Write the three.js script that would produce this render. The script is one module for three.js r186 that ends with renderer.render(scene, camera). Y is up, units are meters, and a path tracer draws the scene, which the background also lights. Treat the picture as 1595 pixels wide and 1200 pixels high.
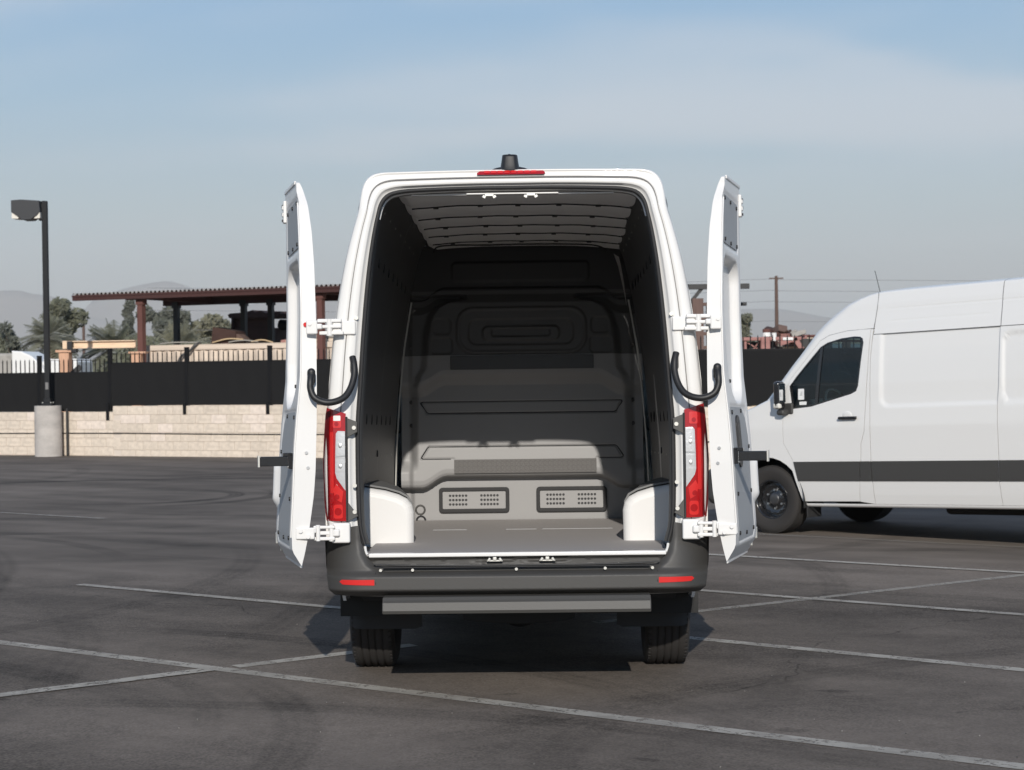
import * as THREE from 'three';
import { RoundedBoxGeometry } from 'three/addons/geometries/RoundedBoxGeometry.js';
import * as BGU from 'three/addons/utils/BufferGeometryUtils.js';

// ---------- camera, sky, sun, exposure ----------
const D2R = Math.PI / 180;
const scene = new THREE.Scene();
const camera = new THREE.PerspectiveCamera(2 * Math.atan(600 / 2690) / D2R, 1595 / 1200, 0.1, 30000);
camera.position.set(0.1436, 1.75, 9.2);
camera.rotation.order = 'YXZ';
camera.rotation.set(-0.383 * D2R, 0.969 * D2R, -0.72 * D2R);
camera.focus = 9.4; camera.userData.fStop = 6.3;
const renderer = new THREE.WebGLRenderer({ antialias: true });
renderer.setSize(1024, 770);
renderer.toneMapping = THREE.LinearToneMapping;
renderer.toneMappingExposure = 1.16;
renderer.shadowMap.enabled = true;

const PRM = (() => { const p = new Uint8Array(65536); let s = 12345; for (let i = 0; i < 65536; i++) { s = (s * 1664525 + 1013904223) >>> 0; p[i] = s >>> 24; } return p; })();
const hsh = (x, y) => PRM[(x * 73 + y * 8191 + ((x * y) & 1023) * 7) & 65535] / 255;
function vnoise(x, y) {
  const xi = Math.floor(x), yi = Math.floor(y), fx = x - xi, fy = y - yi, u = fx * fx * (3 - 2 * fx), v = fy * fy * (3 - 2 * fy);
  const a = hsh(xi, yi), b = hsh(xi + 1, yi), c = hsh(xi, yi + 1), d = hsh(xi + 1, yi + 1);
  return a + (b - a) * u + (c - a) * v + (a - b - c + d) * u * v;
}
function fbm(x, y, o = 4) { let s = 0, a = 0.5, n = 0; for (let i = 0; i < o; i++) { s += a * vnoise(x, y); n += a; a *= 0.5; x = x * 2.03 + 17.1; y = y * 2.03 + 5.7; } return s / n; }
// fbm that wraps every `per` units (per whole)
function tnoise(x, y, per, o = 4) {
  let s = 0, a = 0.5, n = 0, p = per;
  for (let i = 0; i < o; i++) {
    const xi = Math.floor(x), yi = Math.floor(y), fx = x - xi, fy = y - yi, u = fx * fx * (3 - 2 * fx), v = fy * fy * (3 - 2 * fy), m = (q) => ((q % p) + p) % p;
    const A = hsh(m(xi) + i * 31, m(yi)), B = hsh(m(xi + 1) + i * 31, m(yi)), C = hsh(m(xi) + i * 31, m(yi + 1)), D = hsh(m(xi + 1) + i * 31, m(yi + 1));
    s += a * (A + (B - A) * u + (C - A) * v + (A - B - C + D) * u * v); n += a; a *= 0.5; x *= 2; y *= 2; p *= 2;
  }
  return s / n;
}
const sstep = (a, b, x) => { const t = Math.min(1, Math.max(0, (x - a) / (b - a))); return t * t * (3 - 2 * t); };
const lerp = (a, b, t) => a + (b - a) * t;
const interp = (x, xs, ys) => { if (x <= xs[0]) return ys[0]; for (let i = 1; i < xs.length; i++) if (x <= xs[i]) return lerp(ys[i - 1], ys[i], (x - xs[i - 1]) / (xs[i] - xs[i - 1])); return ys[ys.length - 1]; };
let seed = 7; const rnd = () => { seed = (seed + 0x6D2B79F5) | 0; let t = Math.imul(seed ^ (seed >>> 15), 1 | seed); t = (t + Math.imul(t ^ (t >>> 7), 61 | t)) ^ t; return ((t ^ (t >>> 14)) >>> 0) / 4294967296; };
const rr = (a, b) => a + (b - a) * rnd();

{ // hazy morning sky with thin high cloud
  const Wd = 1024, Hd = 512, data = new Float32Array(Wd * Hd * 4);
  const el = [-90, -0.5, 0, 2.5, 5.5, 9, 13, 25, 50, 90];
  const cr = [0.12, 0.2, 0.56, 0.54, 0.455, 0.335, 0.24, 0.13, 0.075, 0.055], cg = [0.115, 0.19, 0.565, 0.56, 0.55, 0.495, 0.425, 0.26, 0.16, 0.12], cb = [0.11, 0.18, 0.55, 0.56, 0.595, 0.64, 0.65, 0.48, 0.34, 0.27];
  for (let j = 0; j < Hd; j++) {
    const e = ((j + 0.5) / Hd - 0.5) * 180, ce = Math.cos(e * D2R);
    const b = [interp(e, el, cr), interp(e, el, cg), interp(e, el, cb)];
    for (let i = 0; i < Wd; i++) {
      const az = ((i + 0.5) / Wd - 0.5) * 2 * Math.PI, x = Math.cos(az) * ce, z = Math.sin(az) * ce, y = Math.sin(e * D2R), k = (j * Wd + i) * 4;
      let c = 0;
      if (e > 0) {
        const d = 1 / (y + 0.09), px = x * d, pz = z * d;
        const w = fbm(px * 0.9 + 60.5, pz * 1.4 + 1.7, 3);
        c = sstep(0.40, 0.74, fbm(px * 0.55 + w * 0.9 + 57.2, pz * 1.5 + w * 1.3 + 81.6, 6)) * 0.6 * sstep(2, 8, e);
      }
      data[k] = lerp(b[0], 0.62, c); data[k + 1] = lerp(b[1], 0.645, c); data[k + 2] = lerp(b[2], 0.69, c); data[k + 3] = 1;
    }
  }
  const t = new THREE.DataTexture(data, Wd, Hd, THREE.RGBAFormat, THREE.FloatType);
  t.mapping = THREE.EquirectangularReflectionMapping; t.magFilter = t.minFilter = THREE.LinearFilter; t.wrapS = THREE.RepeatWrapping; t.needsUpdate = true;
  scene.background = t; scene.environment = t;
}
const sun = new THREE.DirectionalLight(new THREE.Color(1, 0.945, 0.87), 3.75);
sun.position.set(0.05 * 40, 0.464 * 40, 40); sun.target.position.set(0, 0, 0);
sun.castShadow = true; sun.shadow.mapSize.set(4096, 4096); sun.shadow.radius = 1;
Object.assign(sun.shadow.camera, { left: -30, right: 30, top: 30, bottom: -30, near: 1, far: 140 });
scene.add(sun, sun.target);
scene.fog = new THREE.FogExp2(new THREE.Color(1, 1, 0.96), 0.00013);

// ---------- helpers ----------
const names = {};
function numbered(n) { const k = names[n] = (names[n] ?? -1) + 1; return k ? n + '_' + String(k).padStart(3, '0') : n; }
function tag(o, label, category, group, kind) { if (label) o.userData.label = label; if (category) o.userData.category = category; if (group) o.userData.group = group; if (kind) o.userData.kind = kind; return o; }
function thing(name, label, category, pos = [0, 0, 0], turn = 0, group) { const o = new THREE.Group(); o.name = numbered(name); o.position.set(...pos); o.rotation.y = turn; scene.add(o); return tag(o, label, category, group); }
function clean(g) { // same attributes everywhere so pieces can be merged
  if (g.index) g = g.toNonIndexed(); for (const k of Object.keys(g.attributes)) if (!['position', 'normal', 'uv'].includes(k)) g.deleteAttribute(k);
  if (!g.attributes.uv) g.setAttribute('uv', new THREE.BufferAttribute(new Float32Array(g.attributes.position.count * 2), 2));
  if (!g.attributes.normal) g.computeVertexNormals();
  g.clearGroups(); return g;
}
const merge = (gs) => gs.length === 1 ? gs[0] : BGU.mergeGeometries(gs.map(clean));
function part(name, g, m, parent = scene) { const o = new THREE.Mesh(Array.isArray(g) ? merge(g) : g, m); o.name = numbered(name); o.castShadow = o.receiveShadow = true; parent.add(o); return o; }
const many = (name, gs, m, parent = scene) => gs.map((g) => part(name, g, m, parent))[0];
function bx(w, h, d, x = 0, y = 0, z = 0, r = 0, rot) { const g = r > 0 ? new RoundedBoxGeometry(w, h, d, 2, Math.min(r, w / 2.01, h / 2.01, d / 2.01)) : new THREE.BoxGeometry(w, h, d); if (rot) g.applyMatrix4(new THREE.Matrix4().makeRotationFromEuler(new THREE.Euler(...rot))); return g.translate(x, y, z); }
function cyl(r0, r1, h, x = 0, y = 0, z = 0, seg = 20, rot) { const g = new THREE.CylinderGeometry(r0, r1, h, seg); if (rot) g.applyMatrix4(new THREE.Matrix4().makeRotationFromEuler(new THREE.Euler(...rot))); return g.translate(x, y, z); }
const V3 = (a) => new THREE.Vector3(...a);
function tube(pts, r, seg = 40, rs = 8, closed = false) { return new THREE.TubeGeometry(new THREE.CatmullRomCurve3(pts.map(V3), closed, 'centripetal'), seg, r, rs, closed); }
function bar(a, b, w, h = w, r = 0) { const A = V3(a), B = V3(b), d = B.clone().sub(A), g = r ? new RoundedBoxGeometry(w, h, d.length(), 2, r) : new THREE.BoxGeometry(w, h, d.length()); const m = new THREE.Matrix4().lookAt(B, A, new THREE.Vector3(0, Math.abs(d.clone().normalize().y) > 0.95 ? 0 : 1, Math.abs(d.clone().normalize().y) > 0.95 ? 1 : 0)); m.setPosition(A.add(B).multiplyScalar(0.5)); return g.applyMatrix4(m); }
function rod(a, b, r, seg = 8) { const A = V3(a), B = V3(b), d = B.clone().sub(A), g = new THREE.CylinderGeometry(r, r, d.length(), seg); g.applyQuaternion(new THREE.Quaternion().setFromUnitVectors(new THREE.Vector3(0, 1, 0), d.clone().normalize())); const c = A.add(B).multiplyScalar(0.5); return g.translate(c.x, c.y, c.z); }
function grid(nu, nv, f, us = 1, vs = 1) {
  const p = [], uv = [], idx = [];
  for (let j = 0; j <= nv; j++) for (let i = 0; i <= nu; i++) { p.push(...f(i / nu, j / nv)); uv.push(i / nu * us, j / nv * vs); }
  for (let j = 0; j < nv; j++) for (let i = 0; i < nu; i++) { const a = j * (nu + 1) + i, b = a + 1, c = a + nu + 1, d = c + 1; idx.push(a, b, d, a, d, c); }
  const g = new THREE.BufferGeometry(); g.setAttribute('position', new THREE.Float32BufferAttribute(p, 3)); g.setAttribute('uv', new THREE.Float32BufferAttribute(uv, 2)); g.setIndex(idx); g.computeVertexNormals(); return g;
}
function ext(pts, depth, bevel = 0, holes = []) { const s = new THREE.Shape(pts.map((p) => new THREE.Vector2(...p))); for (const h of holes) s.holes.push(new THREE.Path(h.map((p) => new THREE.Vector2(...p)))); return new THREE.ExtrudeGeometry(s, { depth, bevelEnabled: bevel > 0, bevelThickness: bevel, bevelSize: bevel, bevelSegments: 2, curveSegments: 8 }); }
// flat outline -> triangles no longer than `edge` -> placed by f(a, b), with an optional return flange
function poly(outline, { holes = [], edge = 0.08, f, flange } = {}) {
  const V2 = (q) => q.map((p) => new THREE.Vector2(p[0], p[1]));
  let o = V2(outline), hs = holes.map(V2);
  if (THREE.ShapeUtils.isClockWise(o)) o.reverse(); hs.forEach((h) => { if (!THREE.ShapeUtils.isClockWise(h)) h.reverse(); });
  const P = [...o, ...hs.flat()].map((v) => [v.x, v.y]); let T = THREE.ShapeUtils.triangulateShape(o, hs);
  for (let it = 0; it < 9; it++) {
    const mid = new Map(), L = (a, b) => Math.hypot(P[a][0] - P[b][0], P[a][1] - P[b][1]);
    const M = (a, b) => { if (L(a, b) <= edge) return -1; const k = a < b ? a * 1e7 + b : b * 1e7 + a; if (!mid.has(k)) mid.set(k, P.push([(P[a][0] + P[b][0]) / 2, (P[a][1] + P[b][1]) / 2]) - 1); return mid.get(k); };
    const N = [];
    for (let [a, b, c] of T) {
      let ab = M(a, b), bc = M(b, c), ca = M(c, a), n = (ab >= 0) + (bc >= 0) + (ca >= 0);
      if (!n) { N.push([a, b, c]); continue; }
      if (n === 3) { N.push([a, ab, ca], [ab, b, bc], [ca, bc, c], [ab, bc, ca]); continue; }
      while (!(n === 1 ? ab >= 0 : ca < 0)) [a, b, c, ab, bc, ca] = [b, c, a, bc, ca, ab];
      if (n === 1) N.push([a, ab, c], [ab, b, c]);
      else if (L(a, bc) < L(ab, c)) N.push([ab, b, bc], [a, ab, bc], [a, bc, c]); else N.push([ab, b, bc], [a, ab, c], [ab, bc, c]);
    }
    T = N; if (!mid.size) break;
  }
  const g = new THREE.BufferGeometry(); const Q = P.map((p) => f(p[0], p[1]));
  g.setAttribute('position', new THREE.Float32BufferAttribute(Q.flat(), 3)); g.setAttribute('uv', new THREE.Float32BufferAttribute(P.flat(), 2)); g.setIndex(T.flat()); g.computeVertexNormals();
  if (!flange) return g;
  const cnt = new Map(); for (const t of T) for (let k = 0; k < 3; k++) { const a = t[k], b = t[(k + 1) % 3], key = Math.min(a, b) * 1e7 + Math.max(a, b); cnt.set(key, cnt.has(key) ? null : [a, b]); }
  const fp = []; for (const e of cnt.values()) if (e) { const [a, b] = e, A = Q[a], B = Q[b], F = flange; const A2 = [A[0] + F[0], A[1] + F[1], A[2] + F[2]], B2 = [B[0] + F[0], B[1] + F[1], B[2] + F[2]]; fp.push(...A, ...A2, ...B, ...B, ...A2, ...B2); }
  const fg = new THREE.BufferGeometry(); fg.setAttribute('position', new THREE.Float32BufferAttribute(fp, 3)); fg.computeVertexNormals();
  return merge([g, fg]);
}
const rrect = (x0, y0, x1, y1, r, n = 5) => { const o = []; for (const [cx, cy, a] of [[x1 - r, y0 + r, -90], [x1 - r, y1 - r, 0], [x0 + r, y1 - r, 90], [x0 + r, y0 + r, 180]]) for (let i = 0; i <= n; i++) { const t = (a + 90 * i / n) * D2R; o.push([cx + r * Math.cos(t), cy + r * Math.sin(t)]); } return o; };
const circ = (cx, cy, r, n = 12) => Array.from({ length: n }, (_, i) => [cx + r * Math.cos(2 * Math.PI * i / n), cy + r * Math.sin(2 * Math.PI * i / n)]);

// ---------- textures and materials ----------
function tex(n, f, { srgb = false, rep = 1, m = n } = {}) {
  const d = new Uint8Array(n * m * 4);
  for (let j = 0; j < m; j++) for (let i = 0; i < n; i++) { const c = f(i / n, j / m), k = (j * n + i) * 4; if (typeof c === 'number') d[k] = d[k + 1] = d[k + 2] = Math.max(0, Math.min(255, c * 255)); else for (let q = 0; q < 3; q++) d[k + q] = Math.max(0, Math.min(255, c[q] * 255)); d[k + 3] = 255; }
  const t = new THREE.DataTexture(d, n, m); t.wrapS = t.wrapT = THREE.RepeatWrapping; t.magFilter = THREE.LinearFilter; t.minFilter = THREE.LinearMipmapLinearFilter; t.generateMipmaps = true; t.repeat.set(rep, rep);
  if (srgb) t.colorSpace = THREE.SRGBColorSpace; t.needsUpdate = true; return t;
}
const toS = (c) => c <= 0.0031308 ? c * 12.92 : 1.055 * Math.pow(c, 1 / 2.4) - 0.055;
const grainT = tex(256, (u, v) => 0.5 * tnoise(u * 32, v * 32, 32, 3) + 0.5 * hsh(u * 256 | 0, (v * 256 | 0) + 77));
const softT = tex(256, (u, v) => tnoise(u * 6, v * 6, 6, 5));
const rep = (t, x, y = x) => { const c = t.clone(); c.repeat.set(x, y); c.needsUpdate = true; return c; };
const C = (r, g, b) => new THREE.Color().setRGB(r, g, b);
const std = (c, roughness, o = {}) => new THREE.MeshStandardMaterial({ color: C(...c), roughness, side: THREE.DoubleSide, ...o });
const phy = (c, roughness, o = {}) => new THREE.MeshPhysicalMaterial({ color: C(...c), roughness, side: THREE.DoubleSide, ...o });
const M = {
  white: phy([0.745, 0.735, 0.712], 0.42, { clearcoat: 0.7, clearcoatRoughness: 0.06 }),
  whiteIn: phy([0.74, 0.73, 0.71], 0.5, { clearcoat: 0.35, clearcoatRoughness: 0.15 }),
  plastic: std([0.05, 0.048, 0.045], 0.55, { bumpMap: rep(grainT, 6), bumpScale: 0.0004 }),
  plasticMid: std([0.06, 0.058, 0.054], 0.5, { bumpMap: rep(grainT, 6), bumpScale: 0.0003 }),
  rubber: std([0.022, 0.022, 0.023], 0.7), black: std([0.012, 0.012, 0.013], 0.5), blackGloss: phy([0.012, 0.012, 0.013], 0.2, { clearcoat: 0.6, clearcoatRoughness: 0.1 }),
  tyre: std([0.030, 0.027, 0.025], 0.85, { bumpMap: rep(grainT, 8), bumpScale: 0.0006 }),
  steel: std([0.6, 0.6, 0.6], 0.35, { metalness: 0.9 }), zinc: std([0.55, 0.54, 0.5], 0.45, { metalness: 0.5 }),
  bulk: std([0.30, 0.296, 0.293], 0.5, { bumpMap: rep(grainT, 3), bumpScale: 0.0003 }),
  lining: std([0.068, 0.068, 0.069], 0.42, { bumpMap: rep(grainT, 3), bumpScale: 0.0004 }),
  ceil: std([0.8, 0.79, 0.77], 0.4, { bumpMap: rep(grainT, 3), bumpScale: 0.0003 }),
  mat: std([0.40, 0.378, 0.365], 0.75, { bumpMap: rep(grainT, 5), bumpScale: 0.0005 }),
  felt: std([0.23, 0.222, 0.215], 0.95, { bumpMap: rep(grainT, 8), bumpScale: 0.003, map: tex(256, (u, v) => { const q = 0.75 + 0.45 * (tnoise(u * 14, v * 14, 14, 4) - 0.5) * 2; return [q, q, q]; }, { rep: 3 }) }),
  card: std([0.36, 0.37, 0.375], 0.6, { bumpMap: rep(grainT, 6), bumpScale: 0.0003 }),
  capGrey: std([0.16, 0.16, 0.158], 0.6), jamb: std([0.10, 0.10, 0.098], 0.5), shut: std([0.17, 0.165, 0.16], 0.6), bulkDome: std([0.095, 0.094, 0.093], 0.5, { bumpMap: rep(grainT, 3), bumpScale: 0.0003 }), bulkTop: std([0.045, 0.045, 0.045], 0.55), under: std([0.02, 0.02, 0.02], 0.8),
  redLens: phy([0.36, 0.005, 0.007], 0.14, { clearcoat: 1, clearcoatRoughness: 0.03 }), redDeep: phy([0.13, 0.003, 0.005], 0.35, { clearcoat: 0.25, clearcoatRoughness: 0.03 }), redBright: phy([0.62, 0.022, 0.02], 0.2, { clearcoat: 1, clearcoatRoughness: 0.03 }),
  clearLens: phy([0.62, 0.62, 0.62], 0.22, { clearcoat: 1, metalness: 0.35, bumpMap: rep(softT, 14), bumpScale: 0.0006, clearcoatRoughness: 0.02 }),
  glass: phy([0.36, 0.47, 0.5], 0.0, { transmission: 1, thickness: 0, ior: 1.5 }),
  rim: phy([0.014, 0.014, 0.015], 0.22, { clearcoat: 1, clearcoatRoughness: 0.06 }), hub: phy([0.04, 0.04, 0.042], 0.35, { clearcoat: 0.5 }),
  seat: std([0.075, 0.08, 0.085], 0.9), sticker: std([0.75, 0.75, 0.73], 0.6), mirror: std([0.8, 0.8, 0.8], 0.03, { metalness: 1 }), orange: phy([0.7, 0.68, 0.62], 0.15, { clearcoat: 1 }),
};

// ---------- vans ----------
const TILT = 1.9 * D2R, ZR = -1.2, ZF = -4.95, TYRE = 0.365;
const HY = [0.3, 0.42, 0.55, 0.69, 0.9, 1.05, 1.25, 1.36, 1.55, 1.68, 1.9, 2.02, 2.15, 2.27, 2.4, 2.5, 2.6, 2.68, 2.75];
const HX = [0.94, 0.96, 0.985, 1.003, 1.01, 1.011, 1.013, 1.005, 0.992, 0.985, 0.963, 0.948, 0.928, 0.90, 0.868, 0.848, 0.818, 0.79, 0.755];
const hw = (y) => interp(y, HY, HX) + 0.03;
const nose = (z) => z > -5.1 ? 1 : 1 - 0.16 * Math.pow((-5.1 - z) / 0.75, 2);
const rearIn = (z) => z < -0.3 ? 0 : 0.012 * Math.pow((z + 0.3) / 0.3, 2);
function sideX(z, y, panelAt) { // half width of the skin, with the pressed-in field of the cargo side
  let x = hw(y) * nose(z) - rearIn(z);
  if (panelAt) { const [z0, z1, y0, y1] = panelAt, r = 0.09, cx = (z0 + z1) / 2, cy = (y0 + y1) / 2, qx = Math.abs(z - cx) - (z1 - z0) / 2 + r, qy = Math.abs(y - cy) - (y1 - y0) / 2 + r; const d = Math.hypot(Math.max(qx, 0), Math.max(qy, 0)) + Math.min(Math.max(qx, qy), 0) - r; x -= 0.014 * sstep(0.012, -0.02, d); }
  return x;
}
const arch = (cz, r, y0, n = 16) => { const o = [], cy = 0.484, a0 = Math.asin(Math.max(-1, (y0 - cy) / r)); for (let i = 0; i <= n; i++) { const t = a0 + (Math.PI - 2 * a0) * i / n; o.push([cz - r * Math.cos(Math.PI - t) * -1, cy + r * Math.sin(t)]); } return o; }; // rear to front
const SH = [[-5.80, 0.9], [-5.7, 1.1], [-5.45, 1.30], [-5.21, 1.425], [-5.09, 1.465], [-4.88, 1.546], [-4.75, 1.675], [-4.56, 1.886], [-4.41, 2.04], [-4.265, 2.192], [-4.164, 2.28], [-4.04, 2.385], [-3.92, 2.48], [-3.8, 2.545], [-3.7, 2.58], [-3.6, 2.598], [-3.4, 2.604], [-2.2, 2.61], [-1, 2.61], [-0.12, 2.60]]; // shoulder line, front to rear
const roofN = (z) => z > -3.7 ? 8 : lerp(2.6, 8, sstep(-4.5, -3.7, z));
let CROWN = 1;
function bulge(z) { const b = bulge0(z); return [b[0], b[1] * lerp(1, CROWN, sstep(-4.4, -3.7, z))]; }
function bulge0(z) { return [interp(z, [-5.8, -5.45, -5.2, -4.9, -4.75, -4.2, -3.7, -3.4], [-0.14, -0.12, -0.1, -0.2, -0.22, -0.16, -0.05, 0]), interp(z, [-5.8, -5.45, -5.2, -4.9, -4.75, -4.2, -3.7, -3.4], [0.02, 0.05, 0.06, 0.02, 0.03, 0.12, 0.19, 0.215])]; }
function roofPiece(z0, z1, nu = 40, nx = 48, s0 = 0, s1 = 1) { // skin between the two shoulder lines
  const zs = SH.map((s) => s[0]), ys = SH.map((s) => s[1]);
  return grid(nx, nu, (u, v) => { const z = lerp(z0, z1, v), y = interp(z, zs, ys), w = hw(y) * nose(z) - rearIn(z), b = bulge(z), n = roofN(z); const s = -Math.cos(Math.PI * lerp(s0, s1, u)), g = Math.pow(Math.max(0, 1 - Math.pow(Math.abs(s), n)), 0.5); const ribs = z > -3.4 && z < -0.25 ? 0.006 * Math.max(0, Math.cos(s * Math.PI * 5)) * sstep(1, 0.8, Math.abs(s)) : 0; return [s * w, y + b[1] * g + ribs, z + b[0] * g]; });
}
function wheelGeo() {
  const R = TYRE, w = 0.132, pr = [[0.205, -0.1], [0.23, -0.118], [0.29, -0.13], [0.325, -0.128], [0.348, -0.115], [0.36, -0.1]];
  const tr = []; for (const g of [-0.062, -0.02, 0.02, 0.062]) tr.push([R, g - 0.006], [R - 0.009, g - 0.004], [R - 0.009, g + 0.004], [R, g + 0.006]);
  const all = [...pr, [R - 0.001, -0.092], ...tr, [R - 0.001, 0.092], ...pr.map(([r, x]) => [r, -x]).reverse()];
  const t = new THREE.LatheGeometry(all.map(([r, x]) => new THREE.Vector2(r, x)), 72).rotateZ(-Math.PI / 2); // outer face towards +x
  const blocks = []; for (let k = 0; k < 64; k++) for (const s of [-1, 1]) { const a = k / 64 * 2 * Math.PI; const b = new THREE.BoxGeometry(0.026, 0.008, 0.02); b.translate(s * 0.1, R - 0.0075, 0).rotateX(a); blocks.push(b); }
  const rimP = [[0.0, 0.052], [0.06, 0.055], [0.075, 0.04], [0.115, 0.02], [0.14, 0.045], [0.165, 0.05], [0.185, 0.02], [0.188, 0.08], [0.2, 0.104], [0.212, 0.104], [0.212, 0.06], [0.19, -0.06], [0.205, -0.1]];
  const r = new THREE.LatheGeometry(rimP.map(([a, b]) => new THREE.Vector2(a, b)), 48).rotateZ(-Math.PI / 2);
  const holes = [], bolts = []; for (let k = 0; k < 12; k++) { const a = k / 12 * 2 * Math.PI; const h = new THREE.CylinderGeometry(0.014, 0.014, 0.012, 10).rotateZ(Math.PI / 2).scale(1, 1, 1.7); h.translate(0.047, 0.153, 0).rotateX(a); holes.push(h); }
  for (let k = 0; k < 6; k++) { const b = new THREE.CylinderGeometry(0.011, 0.012, 0.02, 6).rotateZ(Math.PI / 2); b.translate(0.04, 0.1, 0).rotateX(k / 6 * 2 * Math.PI); bolts.push(b); }
  const cap = new THREE.LatheGeometry([[0, 0.068], [0.04, 0.068], [0.06, 0.06], [0.066, 0.045]].map(([a, b]) => new THREE.Vector2(a, b)), 24).rotateZ(-Math.PI / 2);
  return { tyre: merge([t, ...blocks]), rim: r, holes, bolts, cap };
}
const WG = wheelGeo();
function addWheel(van, s, z, y) {
  const w = new THREE.Group(); w.name = numbered('wheel'); w.position.set(s * 0.868, y, z); if (s < 0) w.rotation.y = Math.PI; van.add(w);
  part('tyre', WG.tyre, M.tyre, w); part('rim', WG.rim, M.rim, w); many('rim_opening', WG.holes, M.black, w); many('wheel_bolt', WG.bolts, M.steel, w); part('hub_cap', WG.cap, M.hub, w);
}
// rear door: hinge pivot, skins and pockets in the closed door's own frame (u from hinge edge to free edge, w towards the rear)
const YO = [0.70, 0.76, 0.86, 1.07, 1.2, 1.45, 1.68, 2.0, 2.3, 2.5, 2.65, 2.74, 2.80], WO = [-0.085, -0.07, -0.05, -0.02, -0.01, -0.001, 0.003, 0.005, 0.003, -0.004, -0.018, -0.038, -0.068];
const YI = [0.70, 0.78, 0.86, 1.07, 1.3, 1.45, 1.57, 1.7, 2.05, 2.43, 2.7, 2.8], WI = [-0.087, -0.135, -0.138, -0.126, -0.116, -0.104, -0.092, -0.078, -0.068, -0.067, -0.068, -0.07];
const U0Y = [0.70, 0.95, 1.25, 1.65, 1.9, 2.15, 2.35, 2.5, 2.6, 2.7, 2.76], U0 = [0.02, 0.005, 0, 0.012, 0.035, 0.065, 0.1, 0.135, 0.165, 0.21, 0.27];
const doorTop = (u) => interp(u, [0.165, 0.24, 0.32, 0.5, 0.9], [2.72, 2.77, 2.79, 2.80, 2.805]);
function makeDoor(van, s, angle) {
  const px = s < 0 ? 0.975 : 0.948, pz = 0.076, x0 = px - 0.017, FREE = 0.9, BOT = 0.70;
  const d = new THREE.Group(); d.name = numbered('rear_door'); d.position.set(s * px, 0, pz); d.rotation.y = s * angle * D2R; van.add(d);
  const L = (u, y, w) => [s * (x0 - u - px), y, w - pz];
  const yat = (u, v) => lerp(BOT, doorTop(u), v);
  const pos = (u, v) => { let y = lerp(BOT, 2.81, v); let uu = lerp(interp(y, U0Y, U0), FREE, u); y = Math.min(y, lerp(BOT, doorTop(uu), v)); return [uu, y]; };
  const wo = (u, y) => interp(y, YO, WO) - 0.008 * sstep(0.1, 0, u - interp(y, U0Y, U0)) * 0 + 0.012 * Math.sin(Math.min(1, u / 0.9) * Math.PI / 2);
  const bump = (u, y, a0, a1, b0, b1, r, e = 0.02) => { const cx = (a0 + a1) / 2, cy = (b0 + b1) / 2, qx = Math.abs(u - cx) - (a1 - a0) / 2 + r, qy = Math.abs(y - cy) - (b1 - b0) / 2 + r; const dd = Math.hypot(Math.max(qx, 0), Math.max(qy, 0)) + Math.min(Math.max(qx, qy), 0) - r; return sstep(e, -e, dd); };
  const wi = (u, y) => {
    let w = interp(y, YI, WI); const e = u - interp(y, U0Y, U0);
    w += 0.03 * sstep(0.03, 0.0, FREE - u);
    const taper = interp(y, [1.50, 1.62, 1.8, 2.0], [0.24, 0.12, 0.05, 0.03]);
    w += 0.052 * bump(u, y, 0.17 + taper, 0.80 - taper * 0.6, 1.56, 2.34, 0.12, 0.018);   // blind window recess
    w += 0.008 * bump(u, y, 0.22, 0.80, 2.40, 2.70, 0.03, 0.01);   // seat of the upper card
    w += 0.008 * bump(u, y, 0.13, 0.79, 0.79, 1.53, 0.05, 0.01);   // seat of the lower card
    w -= 0.03 * bump(u, y, 0.82, 0.93, 1.0, 1.24, 0.05, 0.03);      // lock boss
    return w;
  };
  const inner = grid(90, 190, (a, b) => { const [u, y] = pos(a, b); return L(u, y, wi(u, y)); });
  const outer = grid(24, 90, (a, b) => { const [u, y] = pos(a, b); return L(u, y, wo(u, y)); });
  const rim = []; const loop = []; for (let i = 0; i <= 90; i++) loop.push([0, i / 90]); for (let i = 1; i <= 30; i++) loop.push([i / 30, 1]); for (let i = 1; i <= 90; i++) loop.push([1, 1 - i / 90]); for (let i = 1; i <= 30; i++) loop.push([1 - i / 30, 0]);
  const edge = grid(loop.length - 1, 4, (a, b) => { const [u, y] = pos(...loop[Math.round(a * (loop.length - 1))]); return L(u, y, lerp(wi(u, y), wo(u, y), b)); });
  part('door_panel', [inner, clean(edge), outer].map(clean), M.whiteIn, d);
  // two folded edges on the hinge side that catch a shadow line
  part('edge_seal', tube(Array.from({ length: 24 }, (_, i) => { const y = lerp(0.85, 2.66, i / 23), u = interp(y, U0Y, U0) + 0.022; return L(u, y, wi(u, y) - 0.003); }), 0.0045, 60, 6), M.whiteIn, d);
  const card = (name, pts, mat, off = 0.002) => part(name, poly(pts, { edge: 0.05, f: (u, y) => L(u, y, wi(u, y) - 0.004 - off), flange: [0, 0, 0.006] }), mat, d);
  const upper = rrect(0.235, 2.42, 0.785, 2.685, 0.03).map(([u, y]) => [u + (y > 2.6 ? (y - 2.6) * 0.1 : 0), y]);
  card('window_blank', upper, M.card);
  const lower = [[0.15, 0.82], [0.17, 0.80], [0.75, 0.80], [0.775, 0.825], [0.775, 1.36], [0.72, 1.46], [0.60, 1.52], [0.17, 1.52], [0.15, 1.5]];
  card('trim_card', lower, M.card);
  const clip = (u, y) => part('trim_clip', cyl(0.011, 0.011, 0.008, 0, 0, 0, 10, [Math.PI / 2, 0, 0]).translate(...L(u, y, wi(u, y) - 0.009)), M.black, d);
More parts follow.
